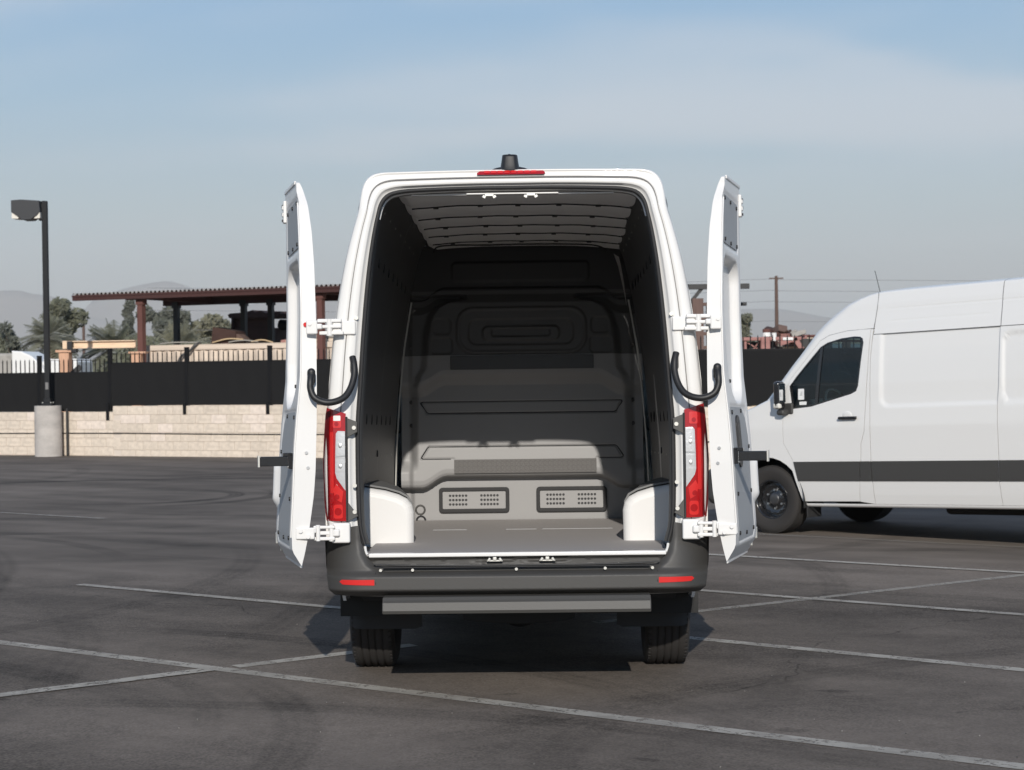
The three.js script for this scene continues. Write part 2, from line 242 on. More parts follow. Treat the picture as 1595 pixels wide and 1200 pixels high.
  for (const [u, y] of [[0.28, 2.665], [0.5, 2.665], [0.74, 2.66], [0.28, 2.44], [0.5, 2.435], [0.74, 2.44], [0.2, 1.49], [0.56, 1.5], [0.75, 1.3], [0.18, 0.84], [0.45, 0.83], [0.74, 0.84], [0.2, 1.05], [0.74, 1.05]]) clip(u, y);
  for (const [u, y] of [[0.3, 2.25], [0.3, 1.9], [0.26, 1.66]]) part('drain_plug', cyl(0.01, 0.01, 0.008, 0, 0, 0, 10, [Math.PI / 2, 0, 0]).translate(...L(u, y, wi(u, y) - 0.003)), M.black, d);
  if (s > 0) { const ph = part('pull_handle', poly(rrect(0.30, 1.19, 0.44, 1.475, 0.06), { edge: 0.04, f: (u, y) => L(u, y, wi(u, y) - 0.014), flange: [0, 0, 0.014] }), M.black, d); part('finger_slot', poly(rrect(0.335, 1.225, 0.405, 1.44, 0.03), { edge: 0.04, f: (u, y) => L(u, y, wi(u, y) - 0.017), flange: [0, 0, 0.004] }), M.plastic, ph); }
  // catch arm sticking out of the inner face, with its bright end plate
  const ya = 1.255, ua = 0.13, wa = wi(ua, ya);
  const arm = part('catch_arm', [bx(0.03, 0.085, 0.03, ...L(ua, ya, wa - 0.012), 0.006), bx(0.036, 0.052, 0.15, ...L(ua, ya, wa - 0.105), 0.004), bx(0.03, 0.02, 0.05, ...L(ua, ya + 0.035, wa - 0.03), 0.004)], M.blackGloss, d);
  part('end_plate', bx(0.042, 0.062, 0.01, ...L(ua, ya, wa - 0.185), 0.002), M.zinc, arm);
  many('catch_bolt', [-1, 1].flatMap((k) => [cyl(0.006, 0.006, 0.01, 0, 0, 0, 8, [Math.PI / 2, 0, 0]).translate(...L(ua, ya + k * 0.03, wa - 0.03))]), M.steel, arm);
  // lock pieces on the free edge, buffer and plate lamp housing
  part('lock', [bx(0.05, 0.13, 0.02, ...L(0.865, 2.69, -0.074), 0.008), bx(0.03, 0.022, 0.008, ...L(0.865, 2.715, -0.086), 0.003), bx(0.03, 0.022, 0.008, ...L(0.865, 2.675, -0.086), 0.003)], M.whiteIn, d)
  many('lock_pin', [2.725, 2.68, 2.64].map((y) => bx(0.016, 0.014, 0.006, ...L(0.862, y, -0.088))), M.black, d);
  part('buffer', cyl(0.02, 0.022, 0.03, 0, 0, 0, 12, [0, 0, Math.PI / 2]).translate(...L(0.925, 1.07, -0.12)), M.rubber, d);
  part('lower_latch', [bx(0.03, 0.07, 0.04, ...L(0.89, 0.80, -0.12), 0.008), bx(0.02, 0.03, 0.03, ...L(0.87, 0.74, -0.1), 0.006)], M.zinc, d);
  many('drip_lip', [bar(L(0.06, 0.70, -0.082), L(0.88, 0.70, -0.078), 0.012, 0.03, 0.004), bar(L(0.32, 2.785, -0.07), L(0.86, 2.80, -0.07), 0.012, 0.02, 0.004)], M.whiteIn, d);
  for (const [u, y] of [[0, 1.30], [0, 1.22]]) part('edge_screw', cyl(0.009, 0.009, 0.006, 0, 0, 0, 10, [0, 0, Math.PI / 2]).translate(...L(-0.002, y, -0.05 - (y - 1.22) * 0.1)), M.steel, d);
  if (s < 0) part('edge_plug', cyl(0.012, 0.012, 0.006, 0, 0, 0, 12, [0, 0, Math.PI / 2]).translate(...L(-0.002 + interp(1.99, U0Y, U0), 1.985, -0.052)), M.redBright, d);
  return d;
}
// rear frame contours, outer skin edge to door opening (x, y), bottom to roof middle
const FO = [[0.985, 0.84], [1.0, 0.95], [1.008, 1.1], [1.011, 1.25], [0.999, 1.45], [0.981, 1.65], [0.957, 1.9], [0.922, 2.15], [0.882, 2.35], [0.842, 2.5], [0.812, 2.6], [0.8, 2.68], [0.786, 2.74], [0.765, 2.778], [0.735, 2.803], [0.69, 2.815], [0.6, 2.818], [0.4, 2.8215], [0.2, 2.823], [0, 2.823]];
for (const q of FO) q[0] += 0.03 * Math.min(1, q[0] / 0.7);
const FI = [[0.805, 0.80], [0.826, 0.88], [0.834, 1.0], [0.837, 1.2], [0.836, 1.45], [0.822, 1.65], [0.805, 1.9], [0.784, 2.15], [0.762, 2.35], [0.739, 2.5], [0.722, 2.58], [0.71, 2.625], [0.69, 2.66], [0.66, 2.685], [0.62, 2.697], [0.57, 2.704], [0.5, 2.708], [0.35, 2.713], [0.18, 2.716], [0, 2.716]];
function halfCurve(a, n) { const c = new THREE.CatmullRomCurve3(a.map(([x, y]) => new THREE.Vector3(x, y, 0)), false, 'centripetal'); return Array.from({ length: n + 1 }, (_, i) => c.getPoint(i / n)); }
function makeVan(name, label, pos, turn, open) {
  const van = thing(name, label, 'van'); van.rotation.order = 'YXZ'; van.rotation.set(-TILT, turn, 0);
  const off = new THREE.Vector3(0, 0, ZR).applyEuler(van.rotation); van.position.set(pos[0] - off.x, -off.y, pos[1] - off.z); // rear axle stands over (x, z)
  CROWN = open ? 1 : 0.2;
  const groundY = (z) => (ZR - z) * Math.tan(TILT);
  const FZ = -0.12;
  for (const s of [-1, 1]) {
    const skin = (panelAt) => (z, y) => [s * sideX(z, y, panelAt), y, z], fl = [-s * 0.018, 0, 0];
    const G = 0.003; // half a shut line
    // cargo side, front field and rear field
    part('cargo_side_panel', poly([[-3.643, 0.455], [-3.646, 0.7], [-3.651, 0.908], [-3.647, 1.197], [-3.642, 1.955], [-3.622, 2.18], [-2.205 - G, 2.18], [-2.211 - G, 1.643], [-2.228 - G, 1.446], [-2.23 - G, 0.877], [-2.238 - G, 0.69], [-2.229 - G, 0.455]], { edge: 0.035, f: skin([-3.52, -2.0, 1.446, 2.5]), flange: fl }), M.white, van);
    part('cargo_side_panel', poly([[-2.205 + G, 2.18], [-2.211 + G, 1.643], [-2.228 + G, 1.446], [-2.23 + G, 0.877], [-2.238 + G, 0.69], [-2.229 + G, 0.455], [-1.64, 0.455], ...Array.from({ length: 15 }, (_, i) => { const t = (172 - i * 11.7) * D2R; return [ZR + 0.45 * Math.cos(t), 0.42 + 0.45 * Math.sin(t)]; }), [-0.75, 0.45], [FZ - 0.45, 0.45], [FZ - 0.45, 0.83], [FZ, 0.83], [FZ, 2.18]], { edge: 0.05, f: skin([-2.17, -0.3, 1.446, 2.12]), flange: fl }), M.white, van);
    part('door_pillar', poly([[-3.824, 0.478], [-3.772, 0.89], [-3.760, 1.074], [-3.717, 1.199], [-3.674, 1.79], [-3.653, 2.24], [-3.629, 2.24], [-3.649, 1.955], [-3.654, 1.197], [-3.658, 0.908], [-3.653, 0.7], [-3.650, 0.455]], { edge: 0.06, f: skin(), flange: fl }), M.white, van);
    // band between the rain channel and the roof
    const zs = SH.map((q) => q[0]), ys = SH.map((q) => q[1]);
    const crease = (z, y) => { const x = sideX(z, y); return [s * (x - 0.004 * sstep(0.008, 0, Math.abs(y - 2.44)) - (z > -3.44 && z < -2.34 ? 0.003 * sstep(0.008, 0, Math.abs(y - 2.313)) : 0)), y, z]; };
    for (const [a, b] of [[-3.6 + G, -2.2 - G], [-2.2 + G, FZ]]) part('roof_side_panel', grid(a < -3 ? 30 : 50, 40, (u, v) => { const z0 = lerp(a, b, u), y = lerp(2.187, interp(z0, zs, ys), v), sl = a < -3 && u === 0 ? lerp(-0.02, 0, v) : 0; return crease(z0 + sl, y); }), M.white, van);
    part('rain_channel', [tube([[s * (sideX(-3.6, 2.183) + 0.001), 2.184, -3.62], [s * (sideX(-2, 2.183) + 0.001), 2.184, -2.2], [s * (sideX(-0.2, 2.183) + 0.001), 2.184, FZ]], 0.003, 40, 5)], M.lining, van);
    part('side_seam', tube([[2.247, -3.622], [2.35, -3.61], [2.467, -3.60], [2.6, -3.6]].map(([y, z]) => [s * (sideX(z, y) + 0.0005), y, z]), 0.003, 20, 5), M.lining, van);
    // A-pillar and roof cap side
    const dTop = [[-4.70, 1.62], [-4.627, 1.756], [-4.408, 1.992], [-4.26, 2.154], [-4.155, 2.204], [-3.94, 2.238], [-3.66, 2.243]];
    part('roof_cap_side', poly([...dTop.map(([z, y]) => [z, y + 0.004]), [-3.625, 2.247], [-3.598, 2.467], [-3.6, 2.598], ...SH.filter((q) => q[0] < -3.6 && q[0] > -4.76).reverse()], { edge: 0.06, f: skin(), flange: fl }), M.white, van);
    // front door
    const pane = [[-4.60, 1.45], [-4.36, 1.468], [-3.87, 1.585], [-3.81, 1.612], [-3.786, 1.668], [-3.734, 2.106], [-3.745, 2.15], [-3.775, 2.17], [-3.847, 2.177], [-4.0, 2.166], [-4.17, 2.13], [-4.256, 2.088], [-4.548, 1.791], [-4.635, 1.69]];
    const door = part('front_door', poly([[-4.52, 0.475], [-4.556, 0.69], [-4.60, 0.893], [-4.718, 1.094], [-4.716, 1.40], [-4.697, 1.615], ...dTop.slice(1), [-3.681, 1.79], [-3.724, 1.199], [-3.767, 1.074], [-3.779, 0.89], [-3.83, 0.48]], { holes: [pane], edge: 0.06, f: skin(), flange: fl }), M.white, van);
    const ins = (k) => pane.map(([z, y]) => [lerp(z, -4.15, k), lerp(y, 1.82, k)]);
    part('window_frame', poly(ins(-0.012), { holes: [ins(0.05)], edge: 0.06, f: (z, y) => [s * (sideX(z, y) - 0.004), y, z], flange: fl }), M.blackGloss, door);
    part('window_divider', poly([[-4.256, 2.10], [-4.222, 2.105], [-4.285, 1.465], [-4.325, 1.46]], { edge: 0.06, f: (z, y) => [s * (sideX(z, y) - 0.003), y, z], flange: fl }), M.blackGloss, door);
    part('window_pane', poly(ins(0.045), { edge: 0.1, f: (z, y) => [s * (sideX(z, y) - 0.012), y, z] }), M.glass, door);
    part('door_handle', [new THREE.CapsuleGeometry(0.016, 0.19, 4, 10).rotateX(Math.PI / 2).translate(s * (sideX(-3.9, 1.34) + 0.03), 1.34, -3.9), bx(0.04, 0.03, 0.03, s * (sideX(-3.9, 1.34) + 0.012), 1.34, -3.82, 0.006), bx(0.04, 0.03, 0.03, s * (sideX(-3.9, 1.34) + 0.012), 1.34, -3.98, 0.006)], M.black, door);
    part('handle_recess', new THREE.SphereGeometry(0.055, 20, 12).scale(0.12, 0.75, 1).translate(s * (sideX(-3.93, 1.37) + 0.0005), 1.368, -3.92), M.white, door);
    if (s < 0 && !open) many('window_sticker', [poly(rrect(-4.53, 1.545, -4.455, 1.66, 0.004), { edge: 0.1, f: (z, y) => [s * (sideX(z, y) - 0.0095), y, z] }), poly(rrect(-4.515, 1.49, -4.425, 1.525, 0.004), { edge: 0.1, f: (z, y) => [s * (sideX(z, y) - 0.0095), y, z] })], M.sticker, door);
    if (s < 0 && !open) many('sticker_print', [0, 1, 2, 3].map((k) => poly(rrect(-4.508 + k * 0.004, 1.588 + k * 0.012, -4.477, 1.594 + k * 0.012, 0.001), { edge: 0.1, f: (z, y) => [s * (sideX(z, y) - 0.0085), y, z] })), M.card, door);
    // wing mirror
    const mr = new THREE.Group(); mr.name = numbered('wing_mirror'); mr.position.set(s * (sideX(-4.68, 1.5) - 0.005), 1.42, -4.665); mr.rotation.y = s * 0.12; van.add(mr);
    part('mirror_arm', [bx(0.12, 0.06, 0.1, s * 0.05, -0.002, -0.02, 0.025), bx(0.04, 0.12, 0.16, 0.0, 0.035, 0.0, 0.018)], M.plastic, mr);
    part('mirror_housing', bx(0.12, 0.30, 0.085, s * 0.10, 0.18, -0.02, 0.035), M.blackGloss, mr);
    part('mirror_glass', bx(0.095, 0.2, 0.004, s * 0.10, 0.205, 0.024, 0.001), M.mirror, mr);
    part('turn_lamp', bx(0.06, 0.06, 0.09, s * 0.13, 0.07, -0.022, 0.02), M.orange, mr);
    // fender
    part('fender', poly([[-4.722, 1.40], [-4.703, 1.62], [-4.75, 1.675], [-4.88, 1.546], [-5.09, 1.465], [-5.21, 1.425], [-5.45, 1.30], [-5.7, 1.1], [-5.80, 0.9], [-5.80, 0.62], [-5.42, 0.6], ...Array.from({ length: 15 }, (_, i) => { const t = (165 - i * 12.2) * D2R; return [ZF + 0.45 * Math.cos(t), 0.484 + 0.46 * Math.sin(t)]; }), [-4.525, 0.475], [-4.562, 0.69], [-4.606, 0.893], [-4.724, 1.094]], { edge: 0.06, f: skin(), flange: fl }), M.white, van);
    // rub strip, split at the shut lines
    const strip = (z0, z1, b0 = z0, b1 = z1) => part('rub_strip', poly([[b0, 0.69], [z0, 0.893], [z1, 0.893], [b1, 0.69]], { edge: 0.15, f: (z, y) => [s * (sideX(z, y) + 0.009 * (y > 0.7 && y < 0.885 ? 1 : 0.9)), y, z], flange: [-s * 0.01, 0, 0] }), M.plastic, van);
    strip(-4.60, -3.785, -4.552, -3.795); strip(-3.779, -3.656, -3.789, -3.651); strip(-3.648, -2.236, -3.643, -2.243); strip(-2.228, -1.66, -2.234, -1.62); strip(-0.72, -0.28, -0.75, -0.28);
    // sill, wheel arch lips and liners
    part('sill_panel', grid(40, 6, (u, v) => { const z = lerp(-4.49, -1.66, u), a = v * Math.PI / 2; return [s * (sideX(z, 0.45) - 0.03 * (1 - Math.cos(a)) - 0.004), 0.453 - 0.035 * Math.sin(a) - (v === 1 ? 0.002 : 0), z]; }), M.white, van);
    for (const [cz, cy, r] of [[ZF, 0.484, 0.455], [ZR, 0.42, 0.45]]) {
      part('wheel_arch_liner', grid(24, 6, (u, v) => { const t = lerp(-10, 190, u) * D2R; return [s * lerp(sideX(cz, 0.9) - 0.006, 0.66, v), cy + r * Math.sin(t), cz + r * Math.cos(t)]; }), M.under, van);
      part('wheel_arch_liner', new THREE.CircleGeometry(r, 24, 0, Math.PI).rotateY(Math.PI / 2).translate(s * 0.66, cy, cz), M.under, van);
    }
    addWheel(van, s, ZF, TYRE + groundY(ZF)); addWheel(van, s, ZR, TYRE - 0.002);
    part('mud_flap', bx(0.26, 0.22, 0.012, s * 0.86, 0.41, ZF + 0.46, 0.005), M.rubber, van);
    part('mud_flap', poly([[0.565, 0.275], [0.60, 0.262], [0.96, 0.262], [0.985, 0.28], [1.0, 0.38], [1.008, 0.50], [0.565, 0.50]], { edge: 0.08, f: (x, y) => [s * x, y, -0.74 - 0.05 * sstep(0.5, 0.27, y) - 0.1 * Math.pow(Math.max(0, x - 0.9) / 0.1, 2)], flange: [0, 0, -0.012] }), M.rubber, van);
  }
  part('roof_panel', [roofPiece(-3.597, -2.203, 24), roofPiece(-2.197, FZ, 40)], M.white, van);
  part('roof_cap', roofPiece(-4.26, -3.603, 24), M.white, van);
  part('windscreen', roofPiece(-4.74, -4.268, 20, 40, 0.15, 0.85), M.glass, van); many('windscreen_pillar', [roofPiece(-4.75, -4.26, 20, 10, 0, 0.15), roofPiece(-4.75, -4.26, 20, 10, 0.85, 1)], M.white, van);
  part('bonnet', roofPiece(-5.8, -4.75, 24), M.white, van);
  many('roof_seam', [-2.2, -3.6].map((z) => roofPiece(z - 0.006, z + 0.006, 1).translate(0, -0.006, 0)), M.lining, van);
  part('front_bumper', [bx(1.66, 0.42, 0.3, 0, 0.62, -5.82, 0.1), bx(1.4, 0.2, 0.25, 0, 0.36, -5.78, 0.06)], M.plastic, van);
  part('front_grille', bx(1.3, 0.36, 0.12, 0, 0.95, -5.86, 0.05), M.plastic, van);
  for (const s of [-1, 1]) part('headlight', new THREE.SphereGeometry(0.2, 24, 16).scale(0.9, 0.9, 0.5).translate(s * 0.72, 0.98, -5.76), M.clearLens, van);
  part('roof_antenna', rod([-0.62, 2.6, -3.72], [-0.62, 2.86, -3.78], 0.004, 6), M.black, van);
  // cab
  part('cab_floor', bx(1.7, 0.04, 1.4, 0, 0.75, -4.2), M.under, van);
  part('dashboard', [bx(1.7, 0.5, 0.5, 0, 1.15, -4.75, 0.1), bx(0.5, 0.2, 0.15, -0.42, 1.45, -4.6, 0.05)], M.seat, van);
  for (const s of [-1, 1]) part('cab_seat', [bx(0.5, 0.16, 0.5, s * 0.45, 1.05, -4.0, 0.06), bx(0.48, 0.7, 0.14, s * 0.45, 1.42, -3.78, 0.06, [-0.15, 0, 0]), bx(0.28, 0.2, 0.1, s * 0.45, 1.86, -3.72, 0.04)], M.seat, van);
  part('steering_wheel', [new THREE.TorusGeometry(0.2, 0.016, 10, 40).rotateX(-0.45).translate(-0.42, 1.46, -4.42), bx(0.34, 0.04, 0.03, -0.42, 1.46, -4.42, 0.01, [-0.45, 0, 0]), bx(0.1, 0.1, 0.05, -0.42, 1.46, -4.42, 0.02, [-0.45, 0, 0])], M.seat, van);
  part('underbody', [bx(1.2, 0.06, 5.3, 0, 0.52, -2.75), bx(1.0, 0.2, 1.1, 0, 0.42, -2.6, 0.05), cyl(0.07, 0.07, 1.5, 0, 0.37, ZR, 12, [0, 0, Math.PI / 2]), new THREE.SphereGeometry(0.15, 16, 12).translate(0, 0.37, ZR), cyl(0.32, 0.32, 0.2, 0, 0.44, -0.62, 24), cyl(0.05, 0.05, 1.6, 0.45, 0.42, -1.4, 10, [Math.PI / 2, 0, 0]), bx(0.1, 0.14, 5, -0.42, 0.5, -2.7), bx(0.1, 0.14, 5, 0.42, 0.5, -2.7)], M.under, van);
  if (!open) part('cab_bulkhead', bx(1.6, 1.7, 0.04, 0, 1.6, -3.45), M.seat, van);
  // ---- rear end ----
  const N = 90, O = halfCurve(FO, N), I = halfCurve(FI, N);
  const ringPts = (k) => { const q = k <= N ? k : 2 * N - k, sx = k <= N ? -1 : 1; return [O[q], I[q], sx]; };
  const rows = [[0, FZ], [0.02, -0.085], [0.05, -0.045], [0.09, -0.02], [0.14, -0.008], [0.22, -0.002], [0.32, 0], [0.435, 0], [0.45, -0.009], [0.47, -0.009], [0.485, 0], [0.60, -0.001], [0.72, -0.004], [0.76, -0.012], [0.80, -0.03], [0.9, -0.036], [1.0, -0.04], [1.02, -0.1], [1.02, -0.16]];
  const lean = (y) => interp(y, [2.3, 2.6, 2.72, 2.83], [0, -0.012, -0.03, -0.06]);
  for (const [nm, rw, mt] of [['rear_frame', rows.slice(0, -3), M.white], ['door_jamb', rows.slice(-4), M.jamb]]) part(nm, grid(2 * N, rw.length - 1, (a, b) => { const [o, i, sx] = ringPts(Math.round(a * 2 * N)), [t, z] = rw[Math.round(b * (rw.length - 1))], y = lerp(o.y, i.y, t); return [sx * lerp(o.x, i.x, t), y, z + lean(y) * sstep(0, 0.2, t)]; }), mt, van);
  const sealPts = (k, dz, n = 2 * N) => Array.from({ length: n / 2 + 1 }, (_, q) => { const [o, i, sx] = ringPts(q * 2); return [sx * lerp(o.x, i.x, k), lerp(o.y, i.y, k), dz + lean(i.y)]; });
  part('door_seal', [tube(sealPts(0.955, -0.03), 0.0095, 240, 8), tube(sealPts(0.90, -0.032), 0.004, 240, 6)], M.rubber, van);
  part('shut_line', tube(sealPts(0.46, -0.008).map((p) => p), 0.0036, 240, 5), M.shut, van);
  if (!open) { makeDoor(van, -1, 0); makeDoor(van, 1, 0); }
  // bumper: heights and rounding over the rear view, then side wings
  const bz = (x, y) => {
    const a = Math.abs(x); let z = 0.125 - 0.075 * Math.pow(sstep(0.575, 0.53, y), 1.5) - 0.04 * sstep(0.632, 0.672, y) - 0.03 * sstep(0.66, 0.83, y);
    z -= 0.34 * (1 - Math.sqrt(Math.max(0, 1 - Math.pow(Math.max(0, a - 0.80) / 0.26, 2.4)))) + 0.02 * (a / 0.8) ** 2;
    const dx = interp(y, [0.66, 0.70, 0.76, 0.83], [0.70, 0.755, 0.79, 0.80]); z -= 0.055 * sstep(0.06, -0.03, a - dx) * sstep(0.64, 0.68, y); // hollow round the door opening
    return z;
  };
  const half = [[0.985, 0.533], [1.012, 0.56], [1.03, 0.66], [1.04, 0.74], [1.047, 0.828], [0.90, 0.828], [0.885, 0.90], [0.842, 0.905], [0.832, 0.82], [0.80, 0.74], [0.75, 0.69], [0.70, 0.663]];
  const pl = (sx) => (a) => a.map(([x, y]) => [sx * x, y]);
  part('bumper', [poly([[-0.75, 0.53], [0.75, 0.53], ...half, ...pl(-1)(half).reverse()], { edge: 0.0125, f: (x, y) => [x, y, bz(x, y)], flange: [0, 0, -0.09] }),
    ...[-1, 1].map((s) => grid(12, 8, (u, v) => { const z = lerp(-0.16, -0.72, u), y = lerp(0.545, 0.828, v); return [s * (hw(y) + 0.008), y, z]; }))], M.plastic, van);
  many('bumper_seam', [-1, 1].map((s) => tube([[s * 0.745, 0.54, bz(0.745, 0.54)], [s * 0.745, 0.6, bz(0.745, 0.6)], [s * 0.748, 0.66, bz(0.748, 0.655)]], 0.002, 10, 5)), M.black, van);
  for (const s of [-1, 1]) part('bumper_reflector', poly([[s * 0.752, 0.594], [s * 0.752, 0.624], [s * 0.93, 0.623], [s * 0.943, 0.612], [s * 0.925, 0.598]], { edge: 0.03, f: (x, y) => [x, y, bz(x, y) + 0.004], flange: [0, 0, -0.01] }), M.redBright, van);
  part('rear_step', [ext([[0.20, 0.0], [0.205, 0.012], [0.20, 0.05], [0.185, 0.06], [0.17, 0.074], [0, 0.078], [0, 0]], 1.40, 0.005).rotateY(-Math.PI / 2).translate(0.70, 0.455, -0.02), ...[-0.5, 0.5].map((x) => bx(0.06, 0.05, 0.4, x, 0.5, -0.15))], M.plasticMid, van);
  part('sill_cover', poly([[-0.70, 0.655], [0.70, 0.655], [0.765, 0.70], [0.79, 0.738], [-0.79, 0.738], [-0.765, 0.70]], { edge: 0.025, f: (x, y) => { const latch = sstep(0.125, 0.095, Math.abs(Math.abs(x - 0.025) - 0.14) + 0.6 * Math.max(0, 0.725 - y)) * sstep(0.70, 0.715, y); return [x, y, 0.04 + 0.02 * sstep(0.69, 0.68, y) - 0.018 * sstep(0.735, 0.72, y) - 0.014 * latch + 0.004 * Math.sin(y * 300) * 0]; }, flange: [0, 0, -0.08] }), M.plastic, van);
  part('sill_ledge', [bx(1.42, 0.004, 0.03, 0, 0.684, 0.066, 0.001), tube(Array.from({ length: 15 }, (_, i) => { const x = -0.76 + 1.52 * i / 14; return [x, 0.69 + 0.012 * Math.pow(Math.abs(x) / 0.76, 4), 0.062]; }), 0.005, 60, 6)], M.black, van);
  many('sill_screw', [-0.72, -0.55, 0, 0.47, 0.72].map((x) => cyl(0.008, 0.008, 0.008, 0, 0, 0, 10, [Math.PI / 2, 0, 0]).translate(x, 0.672, 0.092)), M.zinc, van);
  // tail lamps
  for (const s of [-1, 1]) {
    const lp = new THREE.Group(); lp.name = numbered('tail_lamp'); van.add(lp);
    const lens = [[0.908, 0.931], [1.022, 0.933], [1.034, 1.02], [1.044, 1.24], [1.034, 1.38], [1.022, 1.50], [1.013, 1.54], [0.905, 1.507], [0.912, 1.3], [0.908, 1.1]];
    const lz = (x, y) => 0.022 + 0.012 * Math.sin((y - 0.93) / 0.6 * Math.PI) - 0.11 * Math.pow(Math.max(0, x - 0.93) / 0.11, 3);
    const LF = (dz) => (x, y) => [s * x, y, lz(x, y) + dz];
    part('lens', poly(lens, { edge: 0.018, f: LF(0), flange: [0, 0, -0.06] }), M.redLens, lp);
    part('lens_border', poly([[1.008, 1.52], [1.024, 1.40], [1.037, 1.24], [1.026, 1.02], [1.014, 0.94], [0.998, 0.94], [0.998, 1.02], [1.004, 1.24], [0.998, 1.40], [0.990, 1.52]], { edge: 0.02, f: LF(0.003) }), M.redDeep, lp);
    part('clear_lens', poly([[0.909, 1.095], [0.909, 1.412], [0.948, 1.414], [0.958, 1.40], [0.961, 1.30], [0.963, 1.19], [0.955, 1.16]], { edge: 0.02, f: LF(0.005), flange: [0, 0, -0.008] }), M.clearLens, lp);
    part('lens_rib', poly([[0.909, 1.278], [0.962, 1.274], [0.962, 1.281], [0.909, 1.285]], { edge: 0.02, f: LF(0.008) }), M.card, lp);
    many('lamp_reflector', [new THREE.SphereGeometry(0.02, 16, 8).scale(0.5, 0.6, 0.08).translate(s * 0.935, 1.335, lz(0.942, 1.335) + 0.006), new THREE.SphereGeometry(0.02, 16, 8).scale(0.5, 0.6, 0.08).translate(s * 0.935, 1.225, lz(0.942, 1.225) + 0.006)], M.steel, lp);
    many('lens_field', [poly(rrect(0.925, 0.945, 0.975, 1.02, 0.012), { edge: 0.02, f: LF(0.004), flange: [0, 0, -0.006] }), poly([[0.92, 1.09], [0.96, 1.13], [0.975, 1.1], [0.965, 1.05], [0.93, 1.03]], { edge: 0.02, f: LF(0.004), flange: [0, 0, -0.006] }), poly(rrect(0.93, 1.43, 0.975, 1.495, 0.008), { edge: 0.02, f: LF(0.004), flange: [0, 0, -0.006] }), poly(rrect(0.972, 1.08, 0.992, 1.41, 0.006), { edge: 0.02, f: LF(0.004), flange: [0, 0, -0.006] })], M.redBright, lp);
    if (s < 0) part('lens_tape', poly(rrect(0.933, 1.468, 0.972, 1.496, 0.004), { edge: 0.02, f: LF(0.006) }), M.sticker, lp);
    many('lens_bulge', [circ(0.95, 0.983, 0.02, 16), circ(0.955, 1.062, 0.014, 14), circ(0.985, 1.03, 0.008, 10), circ(0.955, 1.452, 0.012, 14)].map((c) => poly(c, { edge: 0.02, f: LF(0.007), flange: [0, 0, -0.004] })), M.redLens, lp);
    part('lamp_gasket', bx(0.01, 0.56, 0.05, s * 0.903, 1.21, 0.008, 0.004), M.rubber, lp);
    for (const [y0, up] of [[1.43, 1], [0.98, -1]]) { const br = part('lamp_bracket', ext([[0, 0.05], [0.052, 0.025 * up + 0.004], [0.052, -0.022], [0.0, -0.05]].map(([x, y]) => [s * (0.9 - x), y0 + y]), 0.012, 0.003).translate(0, 0, 0.004), M.plasticMid, lp); part('bracket_screw', cyl(0.011, 0.011, 0.012, 0, 0, 0, 12, [Math.PI / 2, 0, 0]).translate(s * 0.862, y0 + 0.0, 0.02), M.zinc, lp); }
  }
  // brake lamp and camera housing on the roof edge
  const bl = part('brake_lamp', poly([[-0.188, 2.788], [0.172, 2.788], [0.18, 2.796], [0.166, 2.812], [0.15, 2.818], [-0.15, 2.818], [-0.172, 2.812], [-0.19, 2.797]], { edge: 0.03, f: (x, y) => [x, y, 0.012 + lean(y) - (y - 2.8) * 0.5], flange: [0, 0, -0.06] }), M.redLens, van);
  many('brake_lamp_cell', Array.from({ length: 8 }, (_, i) => poly(rrect(-0.15 + i * 0.036, 2.796, -0.15 + i * 0.036 + 0.03, 2.811, 0.004), { edge: 0.03, f: (x, y) => [x, y, 0.0155 + lean(y) - (y - 2.8) * 0.5] })), M.redBright, bl);
  const ch = new THREE.Group(); ch.name = numbered('camera_housing'); van.add(ch);
  part('housing', [grid(24, 8, (u, v) => { const a = u * 2 * Math.PI, r = lerp(0.056, 0.04, Math.pow(v, 0.8)) * (v > 0.99 ? 0 : 1), c = Math.cos(a), q = Math.sin(a), sq = (k) => Math.sign(k) * Math.pow(Math.abs(k), 0.6); return [-0.012 + r * sq(c), 2.815 + Math.min(1, v * 1.08) * 0.09, -0.12 + r * 1.5 * sq(q)]; }), new THREE.SphereGeometry(0.05, 20, 10).scale(2.1, 0.5, 1.4).translate(-0.012, 2.82, -0.13)], M.black, ch);
  part('lens_eye', [new THREE.TorusGeometry(0.014, 0.004, 8, 20).translate(-0.014, 2.886, -0.066), new THREE.SphereGeometry(0.011, 12, 8).translate(-0.014, 2.886, -0.07)], M.blackGloss, ch);
  if (open) rearFit(van, sealPts, ringPts, N);
  return van;
}

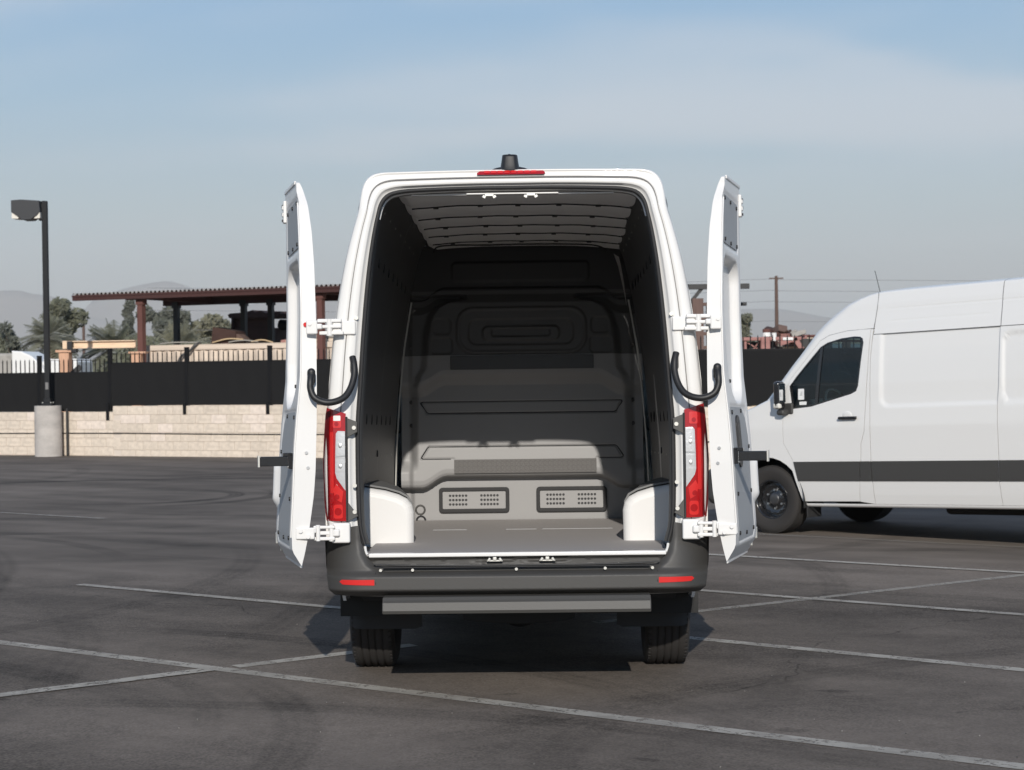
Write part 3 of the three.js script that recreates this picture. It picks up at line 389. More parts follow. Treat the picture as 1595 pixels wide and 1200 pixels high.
// ---------- the open cargo bay ----------
const xin = (y) => interp(y, [0.7, 1.3, 1.7, 2.0, 2.2, 2.4, 2.6, 2.7, 2.76], [0.915, 0.895, 0.865, 0.832, 0.80, 0.765, 0.722, 0.685, 0.64]);
const sdR = (x, y, x0, x1, y0, y1, r) => { const qx = Math.abs(x - (x0 + x1) / 2) - (x1 - x0) / 2 + r, qy = Math.abs(y - (y0 + y1) / 2) - (y1 - y0) / 2 + r; return Math.hypot(Math.max(qx, 0), Math.max(qy, 0)) + Math.min(Math.max(qx, qy), 0) - r; };
const sdSeg = (x, y, a, b) => { const dx = b[0] - a[0], dy = b[1] - a[1], t = Math.max(0, Math.min(1, ((x - a[0]) * dx + (y - a[1]) * dy) / (dx * dx + dy * dy))); return Math.hypot(x - a[0] - t * dx, y - a[1] - t * dy); };
function bulkZ(x, y) {
  const a = Math.abs(x), yy = y + 0.085 * sstep(0.55, 0.74, a);
  let z = interp(yy, [0.74, 1.06, 1.07, 1.078, 1.10, 1.13, 1.3, 1.74, 1.775, 1.82, 1.85, 1.96, 2.34, 2.40, 2.445, 2.455, 2.76], [-3.43, -3.425, -3.405, -3.325, -3.308, -3.302, -3.308, -3.325, -3.305, -3.262, -3.252, -3.262, -3.285, -3.33, -3.335, -3.36, -3.37]);
  const half = interp(y, [1.12, 1.72, 1.8, 1.86, 2.12, 2.25, 2.31, 2.345, 2.37], [0.775, 0.765, 0.74, 0.70, 0.678, 0.645, 0.60, 0.53, 0.40]);
  if (y > 1.1 && y < 2.40) z -= 0.075 * sstep(-0.02, 0.045, a - half) * sstep(1.1, 1.2, y) * sstep(2.42, 2.38, y);
  if (a > 0.79) z -= 0.03 * sstep(0.79, 0.83, a);
  const gr = (d, w = 0.007, h = 0.008) => { z -= h * sstep(w, w * 0.3, d); };
  if (y > 1.19 && y < 1.31) for (const [p, q] of [[[-0.733, 1.205], [-0.68, 1.292]], [[-0.68, 1.292], [0.683, 1.292]], [[0.683, 1.292], [0.73, 1.205]], [[-0.733, 1.203], [-0.5, 1.203]], [[0.54, 1.203], [0.73, 1.203]]]) gr(sdSeg(x, y, p, q));
  if (y > 1.52 && y < 1.64) for (const [p, q] of [[[-0.735, 1.62], [0.728, 1.62]], [[0.728, 1.62], [0.686, 1.536]], [[0.686, 1.536], [-0.69, 1.536]], [[-0.69, 1.536], [-0.735, 1.62]]]) gr(sdSeg(x, y, p, q));
  if (y > 1.93 && y < 2.34) {
    const st = (d, h, e = 0.008) => { z += h * sstep(e, -e, d); };
    st(sdR(x, y, -0.466, 0.476, 1.965, 2.303, 0.12), 0.012); st(sdR(x, y, -0.445, 0.455, 1.985, 2.283, 0.11), -0.006); st(sdR(x, y, -0.38, 0.38, 2.03, 2.216, 0.06), -0.012);
    st(sdR(x, y, -0.278, 0.278, 2.06, 2.164, 0.04), 0.016); st(sdR(x, y, -0.212, 0.212, 2.09, 2.144, 0.018), -0.014, 0.006);
    for (const s of [-1, 1]) { st(sdR(x * s, y, 0.50, 0.66, 1.965, 2.085, 0.03), -0.008); st(sdR(x * s, y, 0.51, 0.64, 2.11, 2.225, 0.03), -0.008); }
  }
  if (y > 2.46) z += 0.01 * sstep(0.01, -0.01, sdR(x, y, -0.5, 0.5, 2.50, 2.64, 0.03));
  return z;
}
function rearFit(van, sealPts, ringPts, N) {
  const RF = M;
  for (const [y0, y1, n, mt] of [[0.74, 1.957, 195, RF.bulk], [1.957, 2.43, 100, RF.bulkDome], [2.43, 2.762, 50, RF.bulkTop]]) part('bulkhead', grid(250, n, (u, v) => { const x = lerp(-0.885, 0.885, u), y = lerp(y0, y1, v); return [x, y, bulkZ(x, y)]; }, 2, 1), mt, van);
  const fs = bx(1.034, 0.1, 0.008, 0, 0, 0, 0.002); { const uv = fs.attributes.uv; for (let i = 0; i < uv.count; i++) uv.setX(i, uv.getX(i) * 10); } part('felt_strip', fs.translate(0.021, 1.148, -3.298), RF.felt, van); part('felt_strip', bx(1.038, 0.1, 0.008, 0.006, 1.9, -3.25, 0.002), M.lining, van);
  for (const x0 of [-0.612, 0.102]) { // pierced vent plates in rubber frames
    const v = new THREE.Group(); v.name = numbered('vent'); v.position.set(x0 + 0.254, 0.90, -3.42); van.add(v);
    part('vent_frame', ext(rrect(-0.254, -0.088, 0.254, 0.088, 0.022), 0.012, 0.004, [rrect(-0.235, -0.068, 0.235, 0.068, 0.012)]), M.rubber, v);
    const holes = []; for (const cx of [-0.118, 0.112]) for (let r = 0; r < 3; r++) for (let c = 0; c < 6; c++) holes.push(circ(cx + (c - 2.5) * 0.0235, 0.032 - r * 0.032, 0.0095, 10));
    part('vent_plate', ext(rrect(-0.236, -0.07, 0.236, 0.07, 0.01), 0.006, 0, holes), M.bulk, v); part('vent_duct', bx(0.44, 0.12, 0.002, 0, 0, -0.003), M.black, v);
  }
  const grv = (pts) => { for (let i = 0; i + 1 < pts.length; i++) part('panel_groove', tube(Array.from({ length: 9 }, (_, k) => { const x = lerp(pts[i][0], pts[i + 1][0], k / 8), y = lerp(pts[i][1], pts[i + 1][1], k / 8); return [x, y, bulkZ(x, y) + 0.001]; }), 0.0042, 24, 5), M.black, van); };
  grv([[-0.52, 1.203], [-0.72, 1.203], [-0.736, 1.215], [-0.69, 1.286], [-0.675, 1.292], [0.675, 1.292], [0.69, 1.286], [0.735, 1.215], [0.72, 1.203], [0.56, 1.203]]); grv([[-0.675, 1.536], [0.67, 1.536], [0.69, 1.545], [0.732, 1.61], [0.72, 1.62], [-0.72, 1.62], [-0.738, 1.61], [-0.695, 1.545], [-0.675, 1.536]]);
  many('bulkhead_bolt', [-1, 1].flatMap((s) => [1.45, 1.62, 2.02, 2.25].map((y) => new THREE.SphereGeometry(0.016, 12, 8).scale(1, 1, 0.5).translate(s * 0.81, y, bulkZ(0.81, y) + 0.004))), M.plasticMid, van);
  part('floor_mat', ext([[-0.81, 0.015], [0.81, 0.015], [0.835, 0.9], [0.655, 0.95], [0.75, 1.72], [0.86, 1.75], [0.86, 3.4], [-0.86, 3.4], [-0.86, 1.75], [-0.75, 1.72], [-0.655, 0.95], [-0.835, 0.9]], 0.016, 0.002).rotateX(-Math.PI / 2).translate(0, 0.737, 0), M.mat, van);
  part('cargo_floor', bx(1.8, 0.03, 3.4, 0, 0.718, -1.72), M.under, van);
  many('mat_seam', [[-0.58, -0.36], [-0.1, 0.1], [0.14, 0.60]].map(([a, b]) => bx(b - a, 0.003, 0.008, (a + b) / 2, 0.7565, -2.13)), M.card, van);
  part('sill_trim', [bx(1.585, 0.022, 0.05, 0.005, 0.747, 0.022, 0.006), ...[-1, 1].map((s) => tube([[s * 0.795, 0.748, 0.02], [s * 0.806, 0.765, 0.005], [s * 0.812, 0.79, -0.015]], 0.008, 12, 8))], M.white, van);
  const taper = (g) => { const p = g.attributes.position; for (let i = 0; i < p.count; i++) { const x = p.getX(i), z = p.getZ(i), f = Math.max(0, Math.min(1, (0.93 - Math.abs(x)) / 0.3)); p.setX(i, x + Math.sign(x) * f * 0.12 * Math.max(0, -0.9 - z)); } g.computeVertexNormals(); };
  for (const s of [-1, 1]) {
    const prof = [[0.615, 0.70], [0.612, 0.93], [0.622, 0.975], [0.65, 1.012], [0.70, 1.038], [0.78, 1.062], [0.95, 1.09], [0.95, 0.70]];
    const a = part('wheel_box', new THREE.ExtrudeGeometry(new THREE.Shape(prof.map(([x, y]) => new THREE.Vector2(s * x, y))), { depth: 0.78, bevelEnabled: true, bevelThickness: 0.05, bevelSize: 0.05, bevelOffset: -0.05, bevelSegments: 6 }).translate(0, 0, -1.69), M.whiteIn, van); taper(a.geometry);
    taper(part('wheel_box_cap', ext([[0.628, 0.985], [0.652, 1.028], [0.70, 1.054], [0.78, 1.078], [0.91, 1.1], [0.91, 1.106], [0.78, 1.084], [0.695, 1.06], [0.646, 1.032], [0.622, 0.988]].map(([x, y]) => [s * x, y]), 0.83, 0.003).translate(0, -0.006, -1.735), M.capGrey, a).geometry);
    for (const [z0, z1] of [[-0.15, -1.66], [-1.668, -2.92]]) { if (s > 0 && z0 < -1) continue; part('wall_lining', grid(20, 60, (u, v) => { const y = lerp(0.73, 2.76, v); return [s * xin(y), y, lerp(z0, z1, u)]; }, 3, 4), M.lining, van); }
    if (s > 0) { // sliding-door side: lining boards with bare pillars between
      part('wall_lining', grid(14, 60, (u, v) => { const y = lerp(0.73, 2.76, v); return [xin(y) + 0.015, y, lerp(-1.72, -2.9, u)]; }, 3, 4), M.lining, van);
      many('door_pillar', [poly([[-1.70, 0.80], [-1.665, 1.1], [-1.665, 1.75], [-1.70, 1.75], [-1.76, 1.55], [-1.78, 1.2], [-1.74, 0.8]], { edge: 0.08, f: (z, y) => [xin(y) - 0.004, y, z] }), poly([[-2.80, 1.75], [-2.95, 2.15], [-2.98, 2.25], [-3.08, 2.2], [-2.9, 1.75]], { edge: 0.1, f: (z, y) => [xin(y) - 0.006, y, z] }), poly([[-3.0, 2.5], [-2.9, 2.62], [-3.25, 2.68], [-3.28, 2.3], [-3.15, 2.38]], { edge: 0.1, f: (z, y) => [xin(y) - 0.012, y, z] })], M.whiteIn, van);
    }
    part('lining_edge', tube(Array.from({ length: 14 }, (_, i) => { const y = lerp(0.95, 2.32, i / 13); return [s * (xin(y) - 0.012), y, -2.93]; }), 0.007, 40, 6), M.zinc, van);
    many('lashing_slot', [2.37, 1.485].flatMap((y) => Array.from({ length: 8 }, (_, i) => new THREE.SphereGeometry(1, 10, 8).scale(0.006, 0.036, 0.013).translate(s * xin(y), y, -0.22 - i * 0.31))), M.black, van);
    many('lining_screw', Array.from({ length: 14 }, (_, i) => new THREE.SphereGeometry(0.007, 8, 6).scale(0.4, 1, 1).translate(s * xin(i % 2 ? 1.25 : 2.62), i % 2 ? 1.25 : 2.62, -0.3 - i * 0.18)), M.zinc, van);
    part('wall_rail', rod([s * (xin(1.75) - 0.006), 1.58, -0.19], [s * (xin(2.0) - 0.004), 2.02, -0.19], 0.009, 8), M.rubber, van);
    many('lining_clip', [[1.27, -0.24], [1.27, -1.62], [1.12, -0.45]].map(([y, z]) => bx(0.008, 0.04, 0.035, s * (xin(y) - 0.003), y, z, 0.003)), M.black, van);
  }
  part('tie_ring', new THREE.TorusGeometry(0.032, 0.007, 8, 24).translate(-0.74, 0.84, -3.22), M.plasticMid, van);
  // ceiling: bowed panels with shadow gaps
  const zc = [-0.27, -0.82, -1.345, -1.83, -2.3, -2.75, -3.15];
  for (let i = 0; i < 6; i++) part('ceiling_panel', grid(50, 14, (u, v) => { const x = lerp(-0.645, 0.75, u), e = Math.min(v, 1 - v); const lift = 0.035 * sstep(0.05, 0.0, e) + 0.03 * sstep(0.035, 0, u); return [x, 2.733 - 0.032 * Math.pow(Math.abs(x) / 0.7, 3) - 0.012 * Math.cos((v - 0.5) * Math.PI) + lift, lerp(zc[i] - 0.012, zc[i + 1] + 0.012, v)]; }, 3, 1), M.ceil, van);
  for (let i = 1; i < 6; i++) { for (const x of [-0.48, -0.22, 0.0, 0.24, 0.47]) part('ceiling_clip', bx(0.032, 0.012, 0.03, x + 0.02 * (i % 2), 2.722 - 0.032 * Math.pow(Math.abs(x) / 0.7, 3), zc[i] + 0.01, 0.004), M.black, van); part('ceiling_gap', grid(40, 1, (u, v) => { const x = lerp(-0.6, 0.70, u); return [x, 2.721 + 0.009 * v - 0.032 * Math.pow(Math.abs(x) / 0.7, 3) + 0.0012 * Math.sin(x * 21 + i * 2), zc[i] + 0.014]; }), M.black, van); }
  part('ceiling_board', grid(20, 20, (u, v) => { const x = lerp(-0.68, 0.68, u); return [x, 2.775 - 0.02 * (x / 0.68) ** 2, lerp(-0.15, -3.4, v)]; }), M.black, van);
  part('ceiling_cable', tube([[-0.6, 2.66, -2.8], [-0.58, 2.695, -2.82], [-0.2, 2.712, -2.86], [0.3, 2.71, -2.84], [0.55, 2.69, -2.8], [0.62, 2.66, -2.85]], 0.006, 60, 6), M.black, van);
  part('roof_header', [tube(sealPts(1.03, -0.07).filter((p) => p[1] > 2.55), 0.006, 200, 8), bx(1.1, 0.008, 0.05, 0, 2.692, -0.13, 0.003), bx(0.5, 0.008, 0.04, 0, 2.692, -0.10, 0.003)], M.whiteIn, van);
  for (const x of [-0.125, 0.1]) part('roof_striker', [bx(0.05, 0.016, 0.03, x, 2.682, -0.075, 0.004), ...[-1, 1].map((k) => bx(0.022, 0.018, 0.02, x + k * 0.028, 2.672, -0.07, 0.005, [0, 0, k * 0.5]))], M.zinc, van);
  for (const x of [-0.115, 0.165]) part('floor_striker', [bx(0.085, 0.008, 0.02, x, 0.713, 0.045, 0.003), ...[-1, 1].map((k) => bx(0.014, 0.02, 0.016, x + k * 0.03, 0.72, 0.05, 0.004, [0, 0, k * 0.6])), bx(0.022, 0.02, 0.016, x, 0.724, 0.05, 0.005)], M.zinc, van);
  many('pillar_bolt', [-1, 1].flatMap((s) => [[0.848, 0.86], [0.845, 2.02], [0.862, 1.12]].map(([x, y]) => cyl(0.011, 0.011, 0.01, 0, 0, 0, 12, [Math.PI / 2, 0, 0]).translate(s * x, y, 0.004))), M.zinc, van);
  for (const s of [-1, 1]) {
    makeDoor(van, s, 255.8);
    const X = (x) => s * x;
    part('upper_hinge', [bx(0.085, 0.075, 0.014, X(0.892), 1.968, 0.006, 0.008), bx(0.13, 0.02, 0.03, X(0.985), 2.004, 0.045, 0.006), bx(0.13, 0.018, 0.03, X(0.985), 1.972, 0.05, 0.006), bx(0.13, 0.02, 0.03, X(0.975), 1.938, 0.045, 0.006), bx(0.05, 0.075, 0.04, X(0.945), 1.968, 0.028, 0.01), cyl(0.016, 0.016, 0.09, X(0.985), 1.968, 0.05, 14), bx(0.06, 0.075, 0.02, X(1.075), 1.968, 0.082, 0.008), bx(0.05, 0.03, 0.04, X(1.045), 1.972, 0.068, 0.008), cyl(0.01, 0.01, 0.008, X(1.085), 1.985, 0.094, 10, [Math.PI / 2, 0, 0])], M.whiteIn, van);
    part('lower_hinge', [bx(0.1, 0.108, 0.05, X(0.935), 0.87, 0.03, 0.01), bx(0.115, 0.016, 0.03, X(1.02), 0.903, 0.066, 0.005), bx(0.115, 0.018, 0.03, X(1.02), 0.842, 0.066, 0.005), bx(0.08, 0.02, 0.024, X(1.02), 0.872, 0.062, 0.005), bx(0.035, 0.04, 0.04, X(0.955), 0.872, 0.058, 0.01), cyl(0.013, 0.013, 0.09, X(0.982), 0.873, 0.066, 14), cyl(0.012, 0.012, 0.085, X(1.052), 0.873, 0.078, 14), bx(0.06, 0.03, 0.016, X(1.09), 0.888, 0.092, 0.006), bx(0.1, 0.062, 0.014, X(1.118), 0.872, 0.098, 0.006), cyl(0.011, 0.011, 0.008, X(1.14), 0.885, 0.112, 10, [Math.PI / 2, 0, 0]), cyl(0.011, 0.011, 0.008, X(1.1), 0.855, 0.112, 10, [Math.PI / 2, 0, 0])], M.whiteIn, van);
    part('cable_hose', [tube([[X(1.077), 1.725, 0.1], [X(1.08), 1.675, 0.125], [X(1.078), 1.635, 0.13], [X(1.057), 1.592, 0.135], [X(1.006), 1.567, 0.14], [X(0.955), 1.568, 0.13], [X(0.904), 1.592, 0.105], [X(0.873), 1.64, 0.075], [X(0.856), 1.71, 0.045], [X(0.858), 1.77, 0.025], [X(0.868), 1.81, 0.005]], 0.018, 90, 12), new THREE.CapsuleGeometry(0.022, 0.045, 6, 14).scale(1, 1, 0.8).translate(X(1.077), 1.705, 0.105), new THREE.CapsuleGeometry(0.014, 0.06, 6, 12).scale(1, 1, 0.8).translate(X(0.866), 1.765, 0.012), ...Array.from({ length: 1 }, () => bx(0.03, 0.08, 0.01, X(1.078), 1.70, 0.092, 0.004))], M.black, van);
  }
}
const van1 = makeVan('cargo_van', 'white high-roof cargo van seen from behind with both rear doors wide open', [0, ZR], 0, true);
{
  const phi = 47 * D2R; // its front-left wheel stands at (2.674, -9.28)
  const dir = [-Math.sin(phi), -Math.cos(phi)], right = [Math.cos(phi), -Math.sin(phi)], L = (ZR - (-4.865)) * Math.cos(TILT);
  makeVan('cargo_van', 'white closed cargo van parked side-on at the right with black wing mirror', [2.674 - dir[0] * L + right[0] * 0.97, -9.28 - dir[1] * L + right[1] * 0.97], phi, false);
}

// ---------- asphalt ----------
const arcs = [];
for (let i = 0; i < 64; i++) { const r = rr(3, 17), a = rr(0, 6.28), cx = rr(-13, 13), cz = rr(-24, 3); arcs.push([cx + Math.cos(a) * r, cz + Math.sin(a) * r, r, rr(0.16, 0.3), rr(0.07, 0.24), cx, cz, rr(2, 6)]); }
for (const [x, z, r, w, k, px, pz, reach] of [[-4.55, 1.15, 3.5, 0.24, 0.26, -1.12, 0.6, 2.4], [-4.9, 0.9, 3.35, 0.15, 0.14, -1.6, -0.2, 1.3], [-5.9, -16.2, 1.5, 0.24, 0.5, -4.6, -15.6, 2.3], [-6.1, -16.3, 2.3, 0.26, 0.42, -3.9, -15.7, 2.6], [-5.6, -9, 11.5, 0.3, 0.42, -6.4, -20.4, 5], [1.5, 8, 9.4, 0.2, 0.14, 0.8, -1.3, 3], [3, 6, 6.1, 0.2, 0.12, 1, 0.3, 3], [-2, -42, 30, 0.35, 0.3, -7, -12, 7], [-1, -46, 36, 0.3, 0.26, -6, -10, 7], [-14, -4, 9.5, 0.3, 0.25, -5.5, -8, 5], [-9, 6, 9.3, 0.26, 0.22, -3.6, -1.8, 3.5], [-3, 8, 8.1, 0.22, 0.2, -0.9, 0.2, 3], [8, 9, 11.6, 0.24, 0.2, 2.4, -1, 4], [12, 6, 11, 0.26, 0.2, 4.2, -2, 4], [4.5, -20, 12.5, 0.3, 0.25, 5, -7.8, 5]]) arcs.push([x, z, r, w, k, px, pz, reach]);
const crackLines = [[[1.69, -1.43], [1.62, -1.0], [1.52, -0.55], [1.1, -0.2]], [[1.69, -1.43], [2.05, -2.1], [2.5, -2.3], [3.0, -2.75], [3.56, -3.14], [4.4, -3.4]], [[-3.9, -5.1], [-3.1, -4.3], [-2.2, -3.9], [-1.9, -3.2]], [[-4.4, 0.5], [-3.2, 0.9], [-2.1, 1.5]], [[2.2, 0.4], [3.4, 0.1], [4.4, 0.7]]];
const spots = [[1.75, -0.22, 0.13, 0.05], [1.37, 0.77, 0.13, 0.05], [-0.06, -0.22, 0.07, 0.04], [-2.9, -0.2, 0.12, 0.06], [0.6, 1.4, 0.06, 0.04]];
const ca = Math.cos(0.59), sa = Math.sin(0.59);
let near = arcs;
function asphalt(x, z, fine) {
  const u = x * ca + z * sa, v = -x * sa + z * ca;
  let k = 1 + 0.55 * (fbm(x * 0.35 + 40, z * 0.35 + 40, 4) - 0.5) + 0.8 * (fbm(u * 0.3 + 9, v * 1.9 + 30, 5) - 0.5) + 0.25 * (fbm(x * 0.5 + 80, z * 3.1 + 11, 4) - 0.5) + 0.3 * (fbm(x * 2.2 + 7, z * 2.2 + 3, 3) - 0.5);
  if (fine) k += 0.22 * (fbm(x * 18 + 3, z * 18, 3) - 0.5) + 0.52 * (vnoise(x * 120 + 500, z * 120 + 500) - 0.5) * (0.6 + 0.8 * vnoise(x * 3 + 9, z * 3));
  for (const [cx, cz, r, w, d, px, pz, reach] of near) {
    const q = Math.sqrt((x - cx) * (x - cx) + (z - cz) * (z - cz)) - r; if (Math.abs(q) > w * 0.75) continue;
    const f = sstep(reach, reach * 0.35, Math.hypot(x - px, z - pz)); if (f <= 0) continue;
    const t = q / w; k -= d * f * sstep(0.62, 0.42, Math.abs(t)) * (0.8 + 0.2 * Math.cos(t * 19)) * (0.55 + 0.9 * fbm(x * 1.3 + 70, z * 1.3, 3));
  }
  const wx = x + 0.16 * (fbm(x * 5, z * 5 + 90, 3) - 0.5), wz = z + 0.16 * (fbm(x * 5 + 50, z * 5, 3) - 0.5);
  if (fine) for (const c of crackLines) for (let i = 1; i < c.length; i++) { const d = sdSeg(wx, wz, c[i - 1], c[i]); if (d < 0.03) k -= 0.42 * sstep(0.013, 0.003, d) * vnoise(x * 9, z * 9 + 20); }
  { const st = fbm(x * 1.1 + 120, z * 1.1 + 14, 4); k -= 0.10 * sstep(0.60, 0.74, st); k += 0.10 * sstep(0.40, 0.28, st); }
  for (const [sx, sz, a, b] of spots) { const d = Math.hypot((wx - sx) / a, (wz - sz) / b); if (d < 1.3) k -= 0.34 * sstep(1.15, 0.6, d); }
  return Math.max(0.25, k);
}
function groundTex(x0, z0, size, n, fine) {
  const T = 32, bins = Array.from({ length: T * T }, (_, i) => { const c = [x0 + ((i % T) + 0.5) * size / T, z0 + (Math.floor(i / T) + 0.5) * size / T], h = size / T * 0.75; return arcs.filter((q) => Math.abs(Math.hypot(c[0] - q[0], c[1] - q[1]) - q[2]) < q[3] + h && Math.hypot(c[0] - q[5], c[1] - q[6]) < q[7] + h); });
  return tex(n, (a, b) => { near = bins[Math.min(T - 1, b * T | 0) * T + Math.min(T - 1, a * T | 0)]; const k = asphalt(x0 + a * size, z0 + b * size, fine) * 0.113; return [toS(k * 1.16), toS(k * 0.985), toS(k * 0.835)]; }, { srgb: true });
}
{
  const bump = rep(grainT, 1), mk = (map) => { const m = phy([1, 1, 1], 0.95, { specularIntensity: 0.45, map, bumpMap: bump, bumpScale: 0.0035 }); return m; };
  const sheet = (x0, z0, x1, z1, ox, oz, size, y = 0) => { const g = new THREE.PlaneGeometry(x1 - x0, z1 - z0).rotateX(-Math.PI / 2).translate((x0 + x1) / 2, y, (z0 + z1) / 2); const p = g.attributes.position, uv = g.attributes.uv; for (let i = 0; i < p.count; i++) uv.setXY(i, (p.getX(i) - ox) / size, (p.getZ(i) - oz) / size); return g; };
  const nearM = mk(groundTex(-4.6, -6.2, 9.2, 2048, true)); nearM.bumpMap = rep(grainT, 14); nearM.bumpScale = 0.003;
  const midM = mk(groundTex(-20, -34, 44, 2048, false)); midM.bumpMap = rep(grainT, 60);
  const nx0 = -4.6, nz0 = -6.2, nx1 = 4.6, nz1 = 3.0, mx0 = -20, mz0 = -34, mx1 = 24, mz1 = 10;
  const rects = (a0, b0, a1, b1, c0, d0, c1, d1) => [[a0, b0, a1, d0], [a0, d1, a1, b1], [a0, d0, c0, d1], [c1, d0, a1, d1]];
  const g = BGU.mergeGeometries([clean(sheet(nx0, nz0, nx1, nz1, nx0, nz0, 9.2)), merge(rects(mx0, mz0, mx1, mz1, nx0, nz0, nx1, nz1).map((r) => sheet(...r, mx0, mz0, 44))), merge(rects(-14000, -14000, 14000, 14000, mx0, mz0, mx1, mz1).map((r) => sheet(...r, 0, 0, 8)))], true);
  const far = std([0.16, 0.145, 0.125], 0.95);
  tag(part('asphalt_ground', g, [nearM, midM, far]), 'grey worn asphalt of the parking lot with faint tyre marks', null, null, 'structure');
}
{ // loose grit
  const n = 260, g = new THREE.IcosahedronGeometry(1, 0), im = new THREE.InstancedMesh(g, std([0.17, 0.16, 0.145], 0.9), n), m = new THREE.Matrix4(), q = new THREE.Quaternion();
  for (let i = 0; i < n; i++) { const z = 2.5 - 16 * Math.pow(rnd(), 1.3), s = rr(0.002, 0.0045) * (rnd() < 0.04 ? 1.8 : 1); m.compose(new THREE.Vector3(rr(-1, 1) * (3.2 - z * 0.32), s * 0.4, z), q.setFromEuler(new THREE.Euler(rr(0, 3), rr(0, 3), rr(0, 3))), new THREE.Vector3(s, s * 0.7, s)); im.setMatrixAt(i, m); im.setColorAt(i, new THREE.Color().setScalar(rr(0.25, 1.5))); }
  im.name = 'grit'; im.castShadow = im.receiveShadow = true; scene.add(im); tag(im, 'small loose grit scattered over the asphalt', null, null, 'stuff');
}
// painted bay lines, worn through in places
const wornT = tex(512, (u, v) => { const n = 0.55 * tnoise(u * 24, v * 24, 24, 5) + 0.45 * tnoise(u * 90, v * 90, 90, 3); return (0.35 + 0.65 * sstep(0.28, 0.46, n)) * (0.75 + 0.25 * sstep(0.4, 0.6, tnoise(u * 8, v * 8, 8, 3))); });
const paintM = (k, c) => new THREE.MeshPhysicalMaterial({ specularIntensity: 0.2, color: C(c, c * 0.945, c * 0.84), roughness: 0.95, transparent: true, opacity: k, alphaMap: wornT, side: THREE.DoubleSide });
const pm = [paintM(0.84, 0.43), paintM(0.6, 0.40), paintM(0.42, 0.38)];
const lineLabels = [];
[[[-4.6, -2.98], [4.2, 2.96], 0.115, 0, 'nearest white line slanting across the foreground towards lower right'], [[-4.2, 0.72], [-1.84, -1.075], 0.12, 0, 'near part of the crossing line at lower left, in front of the white line'], [[-1.72, -1.17], [-0.7, -1.94], 0.11, 0, 'crossing line running under the left rear wheel'], [[-3.79, -5.37], [-0.9, -3.4], 0.10, 0, 'white line ending at the left rear wheel from the left'], [[0.9, -2.26], [6, 1.47], 0.11, 0, 'white line leading right from the right rear wheel'], [[0.9, -4.9], [7, -0.5], 0.10, 0, 'white line in the middle distance crossed by another line at the right'], [[0.5, -2.85], [5.4, -6.2], 0.10, 1, 'faint slanted line crossing the middle distance at the right'], [[1.2, -7.6], [9, -2.2], 0.10, 0, 'thin white line below the parked van, second from its wheels'], [[2.1, -9.5], [10, -4.0], 0.09, 2, 'faint line just in front of the parked van'], [[-9.5, -15.1], [-5.3, -12.2], 0.10, 1, 'short faint line far off at the left edge'], [[-11, -13.6], [-6.6, -10.4], 0.10, 2, 'faint far line at the left edge nearer the camera'], [[-14, -19], [-8, -16.5], 0.10, 2, 'most distant faint line towards the light pole base']].forEach(([a, b, w, m, lab], i) => {
  const dx = b[0] - a[0], dz = b[1] - a[1], L = Math.hypot(dx, dz), px = -dz / L * w / 2, pz = dx / L * w / 2, n = Math.ceil(L / 0.3);
  const g = grid(n, 1, (u, v) => { const wob = 0.006 * (vnoise(u * n + i * 9, 3) - 0.5); return [a[0] + dx * u + px * (v * 2 - 1) + wob, 0.004 + i % 2 * 0.0035, a[1] + dz * u + pz * (v * 2 - 1) + wob]; }, L / 1.4, w / 1.4);
  const uv = g.attributes.uv; for (let k = 0; k < uv.count; k++) uv.setXY(k, uv.getX(k) + i * 0.37, uv.getY(k) + i * 0.21);
  tag(part('parking_line', g, pm[m]), lab, null, null, 'structure');
});

// ---------- wall, fence, lamp ----------
const blockT = tex(128, (u, v) => { const q = 0.86 + 0.28 * (tnoise(u * 8, v * 8, 8, 5) - 0.5) + 0.12 * (hsh(u * 128 | 0, v * 128 | 0) - 0.5); return [q, q, q]; });
const blockM = Array.from({ length: 9 }, (_, i) => { const k = 1 + (i % 3 - 1) * 0.03, w = i === 8 ? 1.1 : i === 7 ? 0.92 : k; return std([0.77 * w, 0.665 * w, 0.55 * w * (i === 8 ? 1.04 : 1)], 0.92, { map: blockT, bumpMap: blockT, bumpScale: 0.0012 }); });
const blockG = [0, 1, 2].map((k) => { const g = new RoundedBoxGeometry(0.394, 0.192, 0.1, 1, 0.003); const uv = g.attributes.uv; for (let i = 0; i < uv.count; i++) uv.setXY(i, uv.getX(i) * 0.8 + k * 0.37, uv.getY(i) * 0.4 + k * 0.23); return g; });
const halfG = blockG.map((g) => g.clone().scale(0.495, 1, 1));
const mortarM = std([0.64, 0.56, 0.48], 0.95);
function blockWall(label, o, ang, len, topAt) { // blocks as pieces on a mortar core; local x runs along the wall, +z faces the lot
  const w = thing('block_wall', label, 'wall', [o[0], 0, o[1]], ang); w.userData.kind = 'structure';
  const CH = 0.198; const cores = [];
  for (let a = 0; a < len; a += 0.4) { const top = topAt(a + 0.2), rows = Math.ceil((top + 0.02) / CH);
    cores.push(bx(0.4, top - 0.004, 0.17, a + 0.2, (top - 0.004) / 2, -0.098));
    for (let r = 0; r < rows; r++) { const y = top - CH * (r + 0.5), offx = r % 2 ? 0.2 : 0; const put = (G, x) => { const m = new THREE.Mesh(G, blockM[hsh((x * 50 | 0) + r * 57, r * 13 + (ang * 10 | 0)) * 8.999 | 0]); m.name = numbered('block'); m.position.set(x, y, -0.05 + (hsh(x * 97 | 0, r) - 0.5) * 0.0016); m.castShadow = m.receiveShadow = true; w.add(m); };
      if (r % 2) { if (topAt(a + 0.6) === top || r > 0) put(blockG[(a * 7 | 0) % 3], a + 0.2 + offx > len ? a : a + 0.2 + offx); } else put(blockG[(a * 11 | 0) % 3], a + 0.2); } }
  part('mortar_bed', cores, mortarM, w);
  return w;
}
